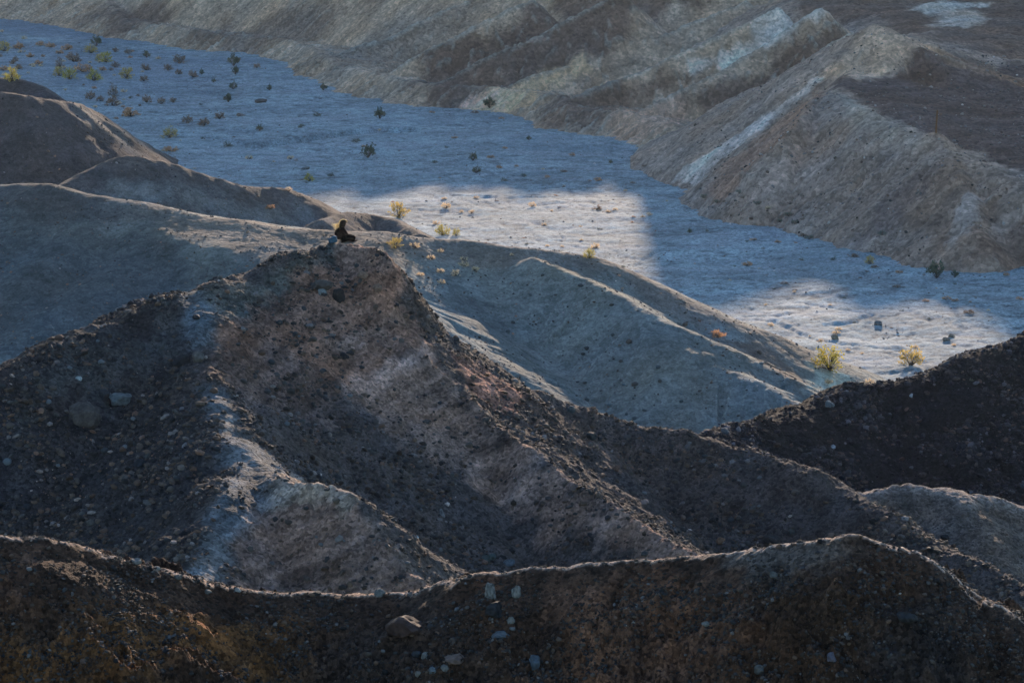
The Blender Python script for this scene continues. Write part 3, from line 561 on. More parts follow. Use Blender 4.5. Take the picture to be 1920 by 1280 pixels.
B = [  # traced one by one: u, v of the base, width, height in photo px, colour, label
 (760,1184,76,40,(.060,.034,.028),'large reddish brown slab half buried in the front ridge below the pale crest stone'),
 (920,1118,28,36,(0.174,0.158,0.145),'pale striped egg shaped cobble just below the front ridge crest'),
 (968,1118,20,32,(0.187,0.170,0.156),'narrow bluish white stone right of the striped cobble'),
 (925,1152,46,30,(0.030,0.028,0.030),'black rounded rock under the striped cobble'),
 (958,1166,20,16,(0.141,0.128,0.117),'small pale stone beside the black rounded rock'),
 (940,1196,42,16,(0.085,0.090,0.100),'flat grey slab jutting from the front ridge over a hollow'),
 (855,1238,52,16,(0.150,0.095,0.075),'long thin tilted pinkish flake of rock on the front ridge'),
 (781,1228,20,14,(0.040,0.040,0.045),'small dark stone left of a pale pointed one on the lower front ridge'),
 (797,1234,14,16,(0.167,0.152,0.140),'small pale pointed stone on the lower front ridge'),
 (783,1268,14,14,(0.116,0.105,0.097),'leftmost of three round pale stones low on the front ridge'),
 (811,1262,16,15,(0.120,0.130,0.140),'middle grey one of three round stones low on the front ridge'),
 (833,1258,18,13,(0.125,0.113,0.104),'rightmost bluish one of three round stones low on the front ridge'),
 (1004,1248,26,30,(0.060,0.070,0.085),'blue grey slate block set upright in the front ridge'),
 (712,1116,24,18,(0.138,0.126,0.115),'rounded pale knob standing on the lowest dip of the front crest'),
 (254,1056,24,14,(0.132,0.119,0.110),'pale pointed stone on the front crest below the dark rubble'),
 (295,1068,14,10,(0.172,0.156,0.143),'small whitish stone on the front crest right of the pointed one'),
 (334,1084,18,11,(0.094,0.085,0.078),'brown stone below the front crest under the footpath'),
 (390,1112,16,10,(0.105,0.095,0.087),'rust tinted stone below the front crest right of the footpath foot'),
 (446,1108,16,9,(0.208,0.188,0.173),'whitish chip on the front crest above the warm glinting gravel'),
 (591,1114,24,9,(0.030,0.030,0.032),'low black stone lying on the front crest near its lowest dip'),
 (1322,1172,16,10,(0.136,0.124,0.113),'small pale stone in the middle of the brown front ridge face'),
 (1450,1082,18,12,(0.096,0.087,0.080),'tan stone under the light patch of the front crest'),
 (1425,1258,24,18,(0.094,0.085,0.078),'round tan stone near the bottom of the front ridge at right'),
 (1560,1236,22,20,(0.090,0.080,0.100),'purplish round stone at the bottom of the front ridge at right'),
 (1700,1160,40,22,(0.030,0.028,0.030),'dark block in the shaded cleft of the front ridge'),
 (160,792,62,50,(.062,.052,.048),'biggest brown boulder on the dark rubble slope left of the footpath'),
 (222,752,46,24,(.10,.11,.115),'flat grey boulder above the biggest brown one'),
 (196,748,22,30,(.035,.035,.04),'dark upright rock between the brown and the flat grey boulder'),
 (340,682,34,24,(.02,.02,.022),'black boulder at the left edge of the footpath'),
 (372,676,30,22,(.10,.085,.075),'brown boulder touching the black one by the footpath'),
 (262,874,28,20,(.022,.024,.03),'lone black rock below the middle of the rubble slope'),
 (148,712,12,10,(.3,.33,.33),'small whitish stone left on the rubble slope'),
 (605,540,40,22,(.075,.06,.052),'brown block under the green pinnacle top'),
 (634,562,28,28,(.022,.02,.02),'black lump stuck in the cliff under the pinnacle'),
 (645,672,20,16,(.03,.026,.028),'dark stone lower on the cliff below the black lump'),
 (603,552,18,14,(.15,.16,.16),'grey stone under the brown block on the cliff'),
 (680,520,24,16,(.20,.12,.085),'orange block near the right edge of the cliff top'),
 (706,545,20,16,(.18,.11,.08),'orange block beside the cliff edge lower down'),
 (1207,942,22,9,(.30,.21,.18),'pale pinkish slab alone on the dark slope below the reddish outcrops'),
 (830,968,10,20,(.2,.19,.19),'slim pale upright stone in the gravel gully'),
 (953,1058,26,14,(.085,.10,.115),'grey block low in the gravel gully, nearest the front crest'),
 (917,1048,28,16,(.07,.085,.08),'greenish block low in the gravel gully left of the grey one'),
 (781,1010,10,9,(.3,.38,.42),'small bluish chip in the gravel gully'),
 (1638,980,24,16,(.016,.015,.016),'black boulder on the slope under the pale knoll'),
 (1702,984,12,12,(.02,.018,.018),'black stone on the pale knoll face, upper one'),
 (1771,1010,18,12,(.018,.017,.018),'black stone on the pale knoll face, right and lower one'),
 (1755,1036,40,16,(.018,.016,.016),'long black boulder near the lower crest right of the gully'),
 (1351,1018,20,14,(.17,.09,.055),'rusty orange rock on the dark slope above the light front crest'),
 (1447,1018,34,26,(.035,.03,.03),'dark upright rock just above the light front crest'),
 (1110,822,22,16,(.045,.045,.045),'dark rounded boulder on the reddish brown slope near the gully hill'),
 (1070,772,20,16,(.06,.07,.075),'grey block on the crest right of the reddish outcrops'),
 (1555,762,20,16,(.10,.13,.15),'blue grey boulder near the top of the black hillside'),
 (1360,812,24,14,(.09,.10,.11),'grey stone at the left foot of the black hillside'),
 (1425,784,18,12,(.075,.045,.032),'rust stone on the lower crest of the black hillside'),
 (1708,744,10,8,(.3,.32,.34),'small pale stone high on the black hillside'),
 (1562,840,10,8,(.28,.3,.33),'small pale stone low on the black hillside'),
 (1648,609,20,11,(.15,.145,.14),'grey dome shaped boulder at the shadow edge in the wash'),
 (1566,637,18,13,(.22,.17,.12),'sunlit tan boulder left of the dome shaped one in the wash'),
 (1774,639,16,11,(.21,.165,.13),'sunlit brown boulder by the rightmost yellow shrub'),
 (1784,633,12,9,(.23,.18,.14),'smaller tan boulder leaning behind the sunlit brown one'),
 (487,192,26,9,(.085,.075,.07),'long flat brown boulder in the far wash'),
 (573,318,18,8,(.14,.14,.13),'grey boulder in the wash beyond the clay hill'),
 (555,302,10,6,(.3,.26,.25),'pale pink boulder beside a straw tuft in the wash'),
 (1693,243,0,0,None,None),
 (1348,632,0,0,None,None)]
for i, (u, v, w, h, c, lb) in enumerate(B):
    if w: boulder(u, v, w, h, c, lb, kind=i % 17, rot=random.uniform(-.3, .3), sharp=4 + i % 5)
# lesser loose stones, many alike
def loose(f, n, us, vs, wr, cols, label, group, seed):
    r = random.Random(seed); done = 0; protos = []
    for k in range(6):
        V, Fc = stone_shape(2, 400 + seed * 10 + k, .3, 6); c = cols[k % len(cols)]
        protos.append((V, Fc, np.tile(np.array(c, np.float32), (len(V), 1)))) 
    first = {}
    while done < n:
        u, v = r.uniform(*us), r.uniform(*vs); p = hit(u, v); q = f.hit(u, v)
        if p is None or q is None or abs(p[1] - q[1]) > .3 or (f is not h0 and q[2] < .4): done += .02; continue
        k = r.randrange(6); w = r.uniform(*wr) * p[1] / F
        if k not in first:
            V, Fc, C = protos[k]; o = mesh_np('stone', V, Fc, STONE, C, nv=3); first[k] = o
        else: o = first[k].copy(); SC.collection.objects.link(o)
        o.scale = (w * .5, w * r.uniform(.35, .5), w * r.uniform(.25, .42)); o.rotation_euler = (r.uniform(-.3, .3), r.uniform(-.3, .3), r.uniform(0, 6.28))
        o.location = (p[0], p[1], p[2] + w * .1); tag(o, label, 'stone', group); done += 1
loose(h1, 60, (0, 1920), (1010, 1275), (7, 15), [(.09,.065,.05),(.04,.035,.035),(.11,.075,.06),(.13,.12,.12),(.03,.026,.026),(.13,.075,.05)], 'small loose stone among many on the front ridge face', 'loose stones on the front ridge', 1)
loose(h2, 80, (0, 640), (560, 1080), (8, 20), [(.055,.05,.05),(.03,.03,.034),(.09,.07,.06),(.12,.13,.14),(.04,.042,.046),(.10,.06,.045)], 'small dark stone among many on the rubble slopes round the footpath', 'loose stones by the footpath', 2)
loose(h2, 70, (560, 1900), (520, 1100), (7, 17), [(.07,.06,.055),(.035,.033,.034),(.11,.085,.07),(.15,.14,.14),(.045,.045,.05),(.16,.10,.075)], 'small stone among many on the cliff and gravel slopes right of the footpath', 'loose stones below the pinnacle', 3)
loose(h4, 30, (1380, 1910), (690, 920), (6, 14), [(.03,.03,.035),(.05,.04,.036),(.09,.10,.11),(.025,.025,.03),(.02,.02,.024),(.06,.045,.035)], 'small stone among many on the black right hillside', 'loose stones on the black hillside', 4)
loose(h5, 30, (760, 1450), (500, 800), (6, 14), [(.10,.105,.10),(.07,.07,.065),(.15,.16,.16),(.09,.08,.07),(.06,.06,.06),(.11,.085,.07)], 'small stone among many in the hollow of the smooth hill', 'loose stones in the hollow', 5)

# ---------------------------------------------------------------- desert shrubs
LEAF = {k: flat_mat('foliage_' + k, c, .8, .35, 6, trans=t) for k, (c, t) in dict(
    creosote=((.10, .125, .085), .35), brown=((.27, .19, .14), .45), rust=((.60, .34, .19), .55), yellow=((.50, .41, .09), .5), olive=((.52, .38, .13), .55), straw=((.80, .60, .38), .55), grey=((.17, .19, .15), .35)).items()}
TWIG = flat_mat('twig', (.07, .055, .045), .9)
def shrub_mesh(kind, seed, nleaf, nstem, h, round_, leaf):
    r = np.random.default_rng(seed); V = []; Fc = []; SVt = []; SF = []
    tips = []
    for i in range(nstem):
        a = r.uniform(0, 6.28); el = math.acos(r.uniform(.08, .98)) if round_ else math.acos(r.uniform(.35, .99)); Ls = r.uniform(.7, 1.)
        rr = math.sin(el); tip = np.array([math.cos(a) * rr * .5 * Ls, math.sin(a) * rr * .5 * Ls, math.cos(el) * h * Ls * (1 if round_ else r.uniform(.8, 1.05)) + .02]); tips.append(tip)
        mid = tip * .5 + np.array([0, 0, .05 * h]) + r.normal(size=3) * .03
        for p0, p1, w0, w1 in ((np.array([0, 0, -.04]), mid, .012, .009), (mid, tip, .009, .003)):
            k = len(SVt); ax = np.array([math.cos(a + 1.57), math.sin(a + 1.57), 0]); up = np.array([0, 0, 1.]) 
            for p, w in ((p0, w0), (p1, w1)): SVt += [p + ax * w, p - ax * w * .5 + up * w, p - ax * w * .5 - up * w]
            for e in range(3): SF.append((k + e, k + (e + 1) % 3, k + 3 + (e + 1) % 3, k + 3 + e))
    tips = np.array(tips)
    for i in range(nleaf):
        t = tips[r.integers(len(tips))]; c = t * r.uniform(.45, 1.0) ** .6 + r.normal(size=3) * .045 * (1, 1, h); c[2] = max(c[2], .01)
        d = t / np.linalg.norm(t) + r.normal(size=3) * .6; d /= np.linalg.norm(d); s_ = np.cross(d, r.normal(size=3)); s_ /= np.linalg.norm(s_) + 1e-6
        l = leaf * r.uniform(.6, 1.5); w = l * .34; k = len(V); V += [c - d * l * .5, c + s_ * w, c + d * l * .5, c - s_ * w]; Fc.append((k, k + 1, k + 2, k + 3))
    return (np.array(V), Fc), (np.array(SVt), SF)
SPEC = dict(creosote=(520, 26, .85, False, .075, 'creosote'), brown=(420, 30, .62, True, .07, 'brown'), rust=(480, 30, .5, True, .06, 'rust'), yellow=(760, 34, .85, True, .055, 'yellow'),
            olive=(560, 30, .75, True, .06, 'olive'), straw=(420, 26, .5, True, .055, 'straw'), matrust=(340, 22, .3, True, .06, 'rust'), grey=(380, 24, .5, True, .06, 'grey'), matgrey=(300, 22, .28, True, .06, 'brown'), tall=(520, 30, 1.15, True, .06, 'brown'))
PROTO = {}
def shrub(kind, u, v, w, label=None, group=None):
    p = hit(u, v)
    if p is None or (p[2] > .6 and w < 10.5 and p[1] > 140): return
    s_ = w * (1.12 if kind == 'creosote' else 1.35) * p[1] / F; var = random.randrange(3); key = (kind, var)
    if key not in PROTO:
        nl, ns, h, rd, lf, mt = SPEC[kind]; (V, Fc), (SVt, SF) = shrub_mesh(kind, hash_(kind) + var, nl, ns, h, rd, lf)
        PROTO[key] = (V, Fc, SVt, SF, LEAF[mt]); root = None
    V, Fc, SVt, SF, lm = PROTO[key]
    if (key, 'o') not in PROTO:
        root = bpy.data.objects.new(NAMES[kind], None); SC.collection.objects.link(root)
        a = mesh_np('foliage', V, Fc, lm, smoothf=False, parent=root); b = mesh_np('stems', SVt, SF, TWIG, parent=root); PROTO[(key, 'o')] = root
    else:
        src = PROTO[(key, 'o')]; root = src.copy(); SC.collection.objects.link(root)
        for ch in src.children:
            c = ch.copy(); SC.collection.objects.link(c); c.parent = root
    root.location = (p[0], p[1], p[2] - .01); root.scale = (s_, s_, s_ * random.uniform(.9, 1.1)); root.rotation_euler = (0, 0, random.uniform(0, 6.28))
    if 'label' in root.keys(): del root['label']
    if 'group' in root.keys(): del root['group']
    d_label, d_group = DEF[kind]
    tag(root, label or d_label + where(u, v), 'shrub', d_group if not label else (group or d_group)); return root
def hash_(k): return sum(ord(c) * (i + 3) for i, c in enumerate(k))
NAMES = dict(creosote='creosote_bush', brown='desert_shrub', rust='desert_shrub', yellow='rabbitbrush', olive='desert_shrub', straw='straw_tuft', matrust='low_shrub', grey='low_shrub', matgrey='low_shrub', tall='desert_shrub')
DEF = dict(creosote=('dark green creosote bush', 'creosote bushes in the wash'), brown=('leafless brown shrub', 'brown shrubs in the wash'), rust=('rust brown rounded shrub', 'rust shrubs in the wash'),
    yellow=('yellow flowering rabbitbrush', 'yellow shrubs'), olive=('olive yellow shrub', 'olive shrubs in the wash'), straw=('straw coloured dry tuft', 'straw tufts'), matrust=('low rusty cushion plant', 'low cushion plants'),
    grey=('pale grey green low shrub', 'low grey shrubs'), matgrey=('low dull brown cushion plant', 'low cushion plants'), tall=('tall brown twiggy shrub', 'tall twiggy shrubs'))
def where(u, v):
    if v < 160 and u < 260: return ' in the far left bend of the wash'
    if v < 240 and u < 480: return ' in the shaded upper wash behind the left hill'
    if v < 240: return ' near the foot of the far range'
    if u < 640: return ' on the wash beyond the clay hill'
    if u < 1240 and v < 345: return ' on the blue shaded middle of the wash'
    if u < 1240 and v < 425: return ' on the sunlit patch behind the seated person'
    if v < 545 and u > 1240: return ' on the shaded wash below the pyramid hill'
    if u > 1240: return ' on the wash at right near the lit patches'
    return ' on the brown slope behind the pinnacle'
# traced shrubs
SH_ = [('straw',4,61,9),('rust',38,92,20),('olive',8,97,24),('rust',75,86,17),('rust',96,89,18),('rust',125,94,20),('rust',112,101,14),('rust',58,108,16),('brown',25,121,13),('brown',29,115,12),('rust',73,121,14),('tall',113,128,17),('brown',138,116,26),
 ('olive',170,100,22),('olive',186,115,15),('brown',216,98,13),('brown',240,101,13),('creosote',275,109,17),('rust',192,133,13),('olive',111,143,22),('brown',217,127,15),('olive',238,148,26),('brown',273,132,17),('brown',270,153,15),('brown',35,130,14),
 ('rust',6,133,17),('straw',55,167,8),('tall',213,184,19),('brown',170,186,19),('brown',188,190,14),('straw',233,173,12),('grey',245,185,9),('brown',275,193,18),('straw',53,138,6),
 ('brown',337,119,24),('brown',335,140,13),('brown',362,145,17),('creosote',378,140,12),('brown',315,133,18),('creosote',441,140,20),('creosote',437,167,18),('creosote',505,170,14),('creosote',606,170,18),('brown',303,195,16),('brown',325,193,14),
 ('brown',352,231,21),('brown',383,236,20),('brown',412,223,18),('matgrey',450,218,17),('creosote',487,246,17),('straw',308,284,11),('grey',427,275,17),('grey',621,331,13),('straw',541,358,13),('matrust',506,392,20),('grey',595,218,14),('grey',565,240,14),('creosote',400,155,11),('brown',482,128,12),
 ('creosote',992,263,12),('creosote',1145,307,10),('matgrey',1056,323,15),('matrust',1121,339,17),('matrust',920,296,15),('matrust',946,279,10),('matrust',936,316,12),('matrust',968,313,10),('grey',945,340,13),('matrust',1073,292,13),('matrust',1026,333,11),('matrust',852,260,12),('matrust',810,212,10),('grey',668,268,14),('matrust',682,276,10),('matgrey',890,213,14),('matrust',941,223,10),
 ('straw',885,400,11),('straw',819,421,14),('straw',866,399,9),('straw',1217,405,12),('straw',1153,394,9),('straw',1140,398,9),('matgrey',1120,393,21),('straw',833,374,10),('straw',893,372,10),('straw',1205,408,9),('straw',1172,359,8),('matgrey',1209,312,12),('matgrey',1187,345,10),('grey',982,332,12),('grey',815,306,10),
 ('straw',777,465,18),('straw',825,473,12),('straw',808,486,15),('straw',870,499,19),('straw',870,488,14),('straw',890,508,16),('straw',825,511,15),('straw',788,518,15),('straw',855,517,20),('straw',828,531,14),
 ('straw',1117,466,18),('straw',1026,463,8),('straw',1054,463,7),('olive',1630,495,18),('matgrey',1640,502,15),('matrust',1402,498,20),('matrust',1412,451,13),('matrust',1458,455,13),('matgrey',1507,444,20),('matgrey',1600,482,20),('matgrey',1683,539,18),('matgrey',1816,587,20),('matrust',1775,561,17),('matrust',1791,564,14),('matrust',1735,566,13),('matrust',1912,562,15),
 ('straw',1572,618,12),('straw',1540,641,12),('straw',1716,652,12),('straw',1788,649,9),('straw',1590,657,9),('straw',1617,664,8),('straw',1445,612,12),('straw',1553,718,18),('creosote',1293,437,13),('matrust',1887,517,13),('matrust',1686,512,13),('grey',1563,488,12),('grey',1502,489,10),('grey',1518,449,16),
 ('matgrey',1660,470,10),('matgrey',1470,533,14),('matgrey',1490,545,9),('creosote',1590,700,0)]
SH_ += [('grey',1418,384,14),('straw',1440,394,11),('grey',1478,407,16),('grey',1490,421,15),('matgrey',1395,372,12),('grey',1462,417,12),('grey',1655,441,16),('matgrey',1505,412,13),('grey',1385,362,11),('grey',1320,372,12),('grey',1345,381,14)]
SHL = [
 ('creosote',180,87,25,'dark green bush where the far wash narrows under the range'),
 ('straw',46,74,13,'bright straw coloured dome plant alone near the top left corner'),
 ('yellow',198,117,22,'bright yellow bush amid the rusty shrubs in the far left bend'),
 ('rust',155,135,32,'widest orange rust shrub in the far left bend of the wash'),
 ('yellow',131,150,24,'yellow green bush right of an ochre one above the left hill'),
 ('yellow',177,152,24,'dull yellow green bush on the pinkish lit line of the wash'),
 ('creosote',438,124,28,'dark green bush standing apart on the shaded upper wash'),
 ('yellow',22,153,28,'yellow green bush rising over the brow of the left hill'),
 ('straw',98,176,9,'small orange lit dome plant just above the left hill brow'),
 ('brown',211,199,26,'greyish brown shrub under the tall twiggy one behind the left hill'),
 ('rust',245,219,32,'wide pinkish dry shrub leaning left, nearest the left hill brow'),
 ('creosote',428,192,24,'round dark green bush in the shaded wash, second below the lone dark one'),
 ('olive',318,259,27,'yellowish bush at the tip of the left hill'),
 ('matrust',321,283,26,'bright orange low plant below the yellowish bush at the hill tip'),
 ('straw',467,299,13,'orange dome plant at the end of a thin pale streak in the wash'),
 ('straw',545,299,13,'pale green dome plant beside the pale pink boulder'),
 ('yellow',580,340,16,'small bright yellow bush on the lit wash beyond the clay hill'),
 ('creosote',690,297,34,'large open green bush with a straight dark runnel at its foot'),
 ('creosote',712,223,26,'dark green bush above the cut bank in the wash'),
 ('creosote',887,302,19,'dark green bush, upper of a touching pair in mid wash'),
 ('creosote',893,325,18,'dark green bush, lower of a touching pair in mid wash'),
 ('creosote',918,203,26,'green bush at the foot of the pinkish spur of the far range'),
 ('olive',748,408,34,'large yellow shrub on the dark bank right of the seated person'),
 ('straw',835,391,19,'pale golden tuft right of the large yellow shrub'),
 ('straw',998,388,15,'golden dome plant alone in the middle of the sunlit patch'),
 ('olive',741,465,26,'golden brown shrub on the slope just right of the pinnacle'),
 ('yellow',830,441,24,'yellow green bush peeking over the smooth hill crest, larger of two'),
 ('yellow',856,442,14,'yellow green bush peeking over the smooth hill crest, smaller of two'),
 ('yellow',1105,484,20,'yellow bush at the brow of the smooth hill beside the shadow edge'),
 ('yellow',1555,694,52,'biggest bright yellow bush at the foot of the smooth hill by the white clay'),
 ('olive',1708,685,42,'second big yellow bush, on the lit wash near the black hillside'),
 ('creosote',1757,522,42,'wide open dark green bush on the shaded wash below the right range'),
 ('creosote',1790,520,18,'small green bush touching the wide one on the shaded wash'),
 ('rust',1348,632,26,'round red brown shrub on the smooth hill beside its dark streak'),
 ('straw',1630,719,18,'golden tuft where the lit wash meets the black hillside'),
 ('straw',1568,626,14,'golden tuft growing on the sunlit tan boulder')]
for k, u, v, w, lb in SHL: shrub(k, u, v, w, lb)
_q = random.Random(21)
for i in range(46): SH_.append((_q.choice(['straw', 'straw', 'rust', 'brown', 'straw']), _q.randrange(0, 300), 0, _q.uniform(5, 10)))
SH_ = [(k, u, v if v else 88 + int(_q.uniform(0, 1) * (70 + u * .33)), w) for k, u, v, w in SH_]
for i in range(90):
    u = _q.randrange(300, 1900); lo = 110 + (u - 300) * .265; SH_.append((_q.choice(['matrust', 'matgrey', 'straw', 'grey']), u, int(lo + 15 + _q.random() * 190), _q.uniform(4, 8)))
for k, u, v, w in SH_:
    if w: shrub(k, u, v, w)

# ---------------------------------------------------------------- weathered post on the plateau
def tube(pts, rads, nside=6, cap=True):
    V, Fc = [], []; pts = [np.array(p, float) for p in pts]
    for i, (p, r_) in enumerate(zip(pts, rads)):
        d = pts[min(i + 1, len(pts) - 1)] - pts[max(i - 1, 0)]; d /= np.linalg.norm(d) + 1e-9
        a = np.cross(d, (0, 0, 1.) if abs(d[2]) < .9 else (1., 0, 0)); a /= np.linalg.norm(a); b = np.cross(d, a)
        for k in range(nside): t = k * 2 * math.pi / nside; V.append(p + (a * math.cos(t) + b * math.sin(t)) * r_)
    for i in range(len(pts) - 1):
        for k in range(nside): Fc.append((i * nside + k, i * nside + (k + 1) % nside, (i + 1) * nside + (k + 1) % nside, (i + 1) * nside + k))
    return np.array(V), Fc
pp = hit(1755, 249)
WOOD = flat_mat('weathered_wood', (.15, .065, .025), .9, .35, 20)
V, Fc = tube([(0, 0, -.2), (0, 0, 0), (.012, 0, .5), (.03, 0, 1.0), (.05, 0, 1.36), (.052, 0, 1.40), (.052, 0, 1.405)], [.062, .062, .058, .056, .054, .04, .001], 8)
post = mesh_np('wooden_post', V, Fc, WOOD); post.location = pp; tag(post, 'thin leaning rust brown marker post standing alone on the dark plateau', 'post')

# ---------------------------------------------------------------- the seated person
def skin_mesh(name, verts, edges, mat, parent, roots=(0,), sub=2):
    me = bpy.data.meshes.new(name); me.from_pydata([v[:3] for v in verts], edges, []); o = bpy.data.objects.new(name, me); SC.collection.objects.link(o)
    sk = o.modifiers.new('skin', 'SKIN'); sk.use_smooth_shade = True
    for i, v in enumerate(verts):
        d = me.skin_vertices[0].data[i]; d.radius = (v[3], v[4] if len(v) > 4 else v[3]); d.use_root = i in roots
    ss = o.modifiers.new('sub', 'SUBSURF'); ss.levels = sub; ss.render_levels = sub
    dg = bpy.context.evaluated_depsgraph_get(); m2 = bpy.data.meshes.new_from_object(o.evaluated_get(dg)); m2.materials.clear(); m2.materials.append(mat)
    for p_ in m2.polygons: p_.use_smooth = True
    bpy.data.objects.remove(o); m2.name = name; r_ = bpy.data.objects.new(name, m2); SC.collection.objects.link(r_)
    if parent: r_.parent = parent
    return r_
SKIN = flat_mat('skin', (.42, .21, .14), .55, .08, 20); BLACK = flat_mat('black_cloth', (.003, .003, .004), .9, .3, 30)
BLACK.node_tree.nodes['Principled BSDF'].inputs['Specular IOR Level'].default_value = .03; HAIRM = flat_mat('hair_dark', (.014, .009, .006), .6, .4, 60)
HAIRM.node_tree.nodes['Principled BSDF'].inputs['Specular IOR Level'].default_value = .05; HAIRG = flat_mat('hair_strands', (1.0, .88, .62), .4, .1, 60, trans=.85); BAGM = flat_mat('bag_cloth', (.045, .10, .15), .8, .2, 12); SHOEM = flat_mat('shoe', (.10, .04, .03), .7, .2, 10)  # strands near white: the backlit halo is put into their colour
seat = hit(644, 453)
# sits facing +x (right), turned slightly away; z = 0 is the ground under the hips
BV = [(-.10,0,.13,.15,.15),(-.13,0,.26,.125,.14),(-.12,0,.40,.12,.16),(-.07,0,.52,.09,.15),(-.03,0,.585,.048),(0,0,.63,.046),     # spine and neck 0-5
      (-.05,.17,.50,.055),(.03,.24,.33,.043),(.05,.235,.28,.038),(.19,.15,.215,.030),(.27,.09,.20,.024),                        # left arm 6-10
      (-.05,-.17,.50,.055),(.05,-.23,.33,.043),(.07,-.225,.28,.038),(.22,-.15,.235,.030),(.31,-.09,.23,.024),                    # right arm 11-15
      (.0,.10,.12,.09),(.20,.22,.17,.072),(.33,.24,.19,.062),(.27,.14,.10,.05),(.22,.02,.05,.036),(.27,-.03,.03,.03),                 # left thigh, knee, shin, ankle 16-21
      (.0,-.10,.12,.09),(.20,-.20,.19,.072),(.34,-.22,.22,.062),(.33,-.16,.11,.05),(.31,-.08,.05,.036),(.37,-.05,.03,.03)]           # right leg 22-27
BE = [(0,1),(1,2),(2,3),(3,4),(4,5),(3,6),(6,7),(7,8),(8,9),(9,10),(3,11),(11,12),(12,13),(13,14),(14,15),(0,16),(16,17),(17,18),(18,19),(19,20),(20,21),(0,22),(22,23),(23,24),(24,25),(25,26),(26,27)]
# head: a chain grown from the neck; brow, nose bridge and chin are shaped below
n0 = len(BV); BV += [(.025,0,.68,.062,.060),(.035,0,.735,.088,.078),(.03,0,.79,.088,.080),(.022,0,.83,.052,.050)]; BE += [(5,n0),(n0,n0+1),(n0+1,n0+2),(n0+2,n0+3)]
slim = lambda i, v: (v[0], v[1], v[2]) + tuple(r * (.72 if i in (0, 1, 2, 3, 6, 7, 8, 11, 12, 13, 16, 17, 18, 19, 22, 23, 24, 25) else 1) for r in v[3:])
body = skin_mesh('person', [slim(i, v) for i, v in enumerate(BV)], BE, SKIN, None, (0,), 2)
me = body.data
import bmesh
bm = bmesh.new(); bm.from_mesh(me)
for v in bm.verts:                                    # face: nose, brow, eye hollows, mouth, chin; head faces +x and is bowed
    x, y, z = v.co
    if z > .64 and x > .05:
        k = math.exp(-(y / .013) ** 2)
        v.co.x += .020 * k * math.exp(-((z - .735) / .022) ** 2) + .008 * math.exp(-((z - .785) / .012) ** 2) * math.exp(-(y / .05) ** 2)
        v.co.x -= .010 * (math.exp(-((y - .032) / .014) ** 2) + math.exp(-((y + .032) / .014) ** 2)) * math.exp(-((z - .762) / .012) ** 2)
        v.co.x += .012 * math.exp(-((z - .665) / .018) ** 2) * math.exp(-(y / .03) ** 2) + .006 * k * math.exp(-((z - .70) / .008) ** 2)
for sy, (wx, wz) in ((1, (.27, .20)), (-1, (.31, .23))):   # hands: a palm, four curled fingers of unequal length and a thumb
    pass
bm.to_mesh(me); bm.free()
def hand(w, d, side):
    w = np.array(w); out = [(w[0], w[1], w[2], .022, .018), (w[0] + .05 * d[0], w[1] + .05 * d[1], w[2] - .004, .030, .016), (w[0] + .085 * d[0], w[1] + .085 * d[1], w[2] - .006, .030, .014)]; ed = [(0, 1), (1, 2)]
    nx = np.array([-d[1], d[0]]) * side
    for i, (off, ln) in enumerate(((-.028, .062), (-.010, .072), (.009, .068), (.027, .052))):
        b = np.array([w[0] + .088 * d[0] + nx[0] * off, w[1] + .088 * d[1] + nx[1] * off, w[2] - .006]); k = len(out)
        out += [(b[0], b[1], b[2], .0088), (b[0] + d[0] * ln * .5, b[1] + d[1] * ln * .5, b[2] - .010, .0082), (b[0] + d[0] * ln * .8, b[1] + d[1] * ln * .8, b[2] - .034, .0075), (b[0] + d[0] * ln * .82, b[1] + d[1] * ln * .82, b[2] - .052, .0062)]
        ed += [(2, k), (k, k + 1), (k + 1, k + 2), (k + 2, k + 3)]
    k = len(out); t = np.array([w[0] + .03 * d[0] - nx[0] * .030, w[1] + .03 * d[1] - nx[1] * .030, w[2] - .004])
    out += [(t[0], t[1], t[2], .012), (t[0] + d[0] * .03 - nx[0] * .018, t[1] + d[1] * .03 - nx[1] * .018, t[2] - .012, .010), (t[0] + d[0] * .055 - nx[0] * .02, t[1] + d[1] * .055 - nx[1] * .02, t[2] - .026, .008)]; ed += [(1, k), (k, k + 1), (k + 1, k + 2)]
    return out, ed
parts = []
for (w, d, sd_) in (((.27,.09,.20), (.86,-.5), 1), ((.31,-.09,.23), (.9,.43), -1)):
    hv, he = hand(w, d, sd_); hm = skin_mesh('hand', hv, he, SKIN, None, (0,), 1); parts.append(hm)
fv, ff = stone_shape(2, 5, 0, 0)
ears = mesh_np('ear', np.concatenate([fv * (.016, .006, .026) + (.02, .082, .745), fv * (.016, .006, .026) + (.02, -.082, .745)]), np.concatenate([ff, ff + len(fv)]), SKIN, nv=3); parts.append(ears)
bm = bmesh.new(); bm.from_mesh(body.data)
for q in parts: bm.from_mesh(q.data); bpy.data.objects.remove(q)
bm.to_mesh(body.data); bm.free()
body.data.materials.append(BLACK)                     # an undershirt and leggings, so nothing pale shows between the clothes
for p_ in body.data.polygons:
    c_ = p_.center
    if c_.z < .57 and not (c_.x > .255 and c_.z > .13 and abs(c_.y) < .16) and c_.x < .5 and not (c_.z < .07 and c_.x > .2): p_.material_index = 1
grow = lambda v, g: (v[0], v[1], v[2], v[3] + g) + ((v[4] + g,) if len(v) > 4 else ())
JV = [grow(v, .058) for v in BV[:5]] + [grow(v, .030) for v in BV[6:11]] + [grow(v, .030) for v in BV[11:16]]
JV[4] = (-.035, 0, .575, .062)
JV[9] = (.262,.098,.201,.036); JV[14] = (.30,-.098,.231,.036)
JE = [(0,1),(1,2),(2,3),(3,4),(3,5),(5,6),(6,7),(7,8),(8,9),(3,10),(10,11),(11,12),(12,13),(13,14)]
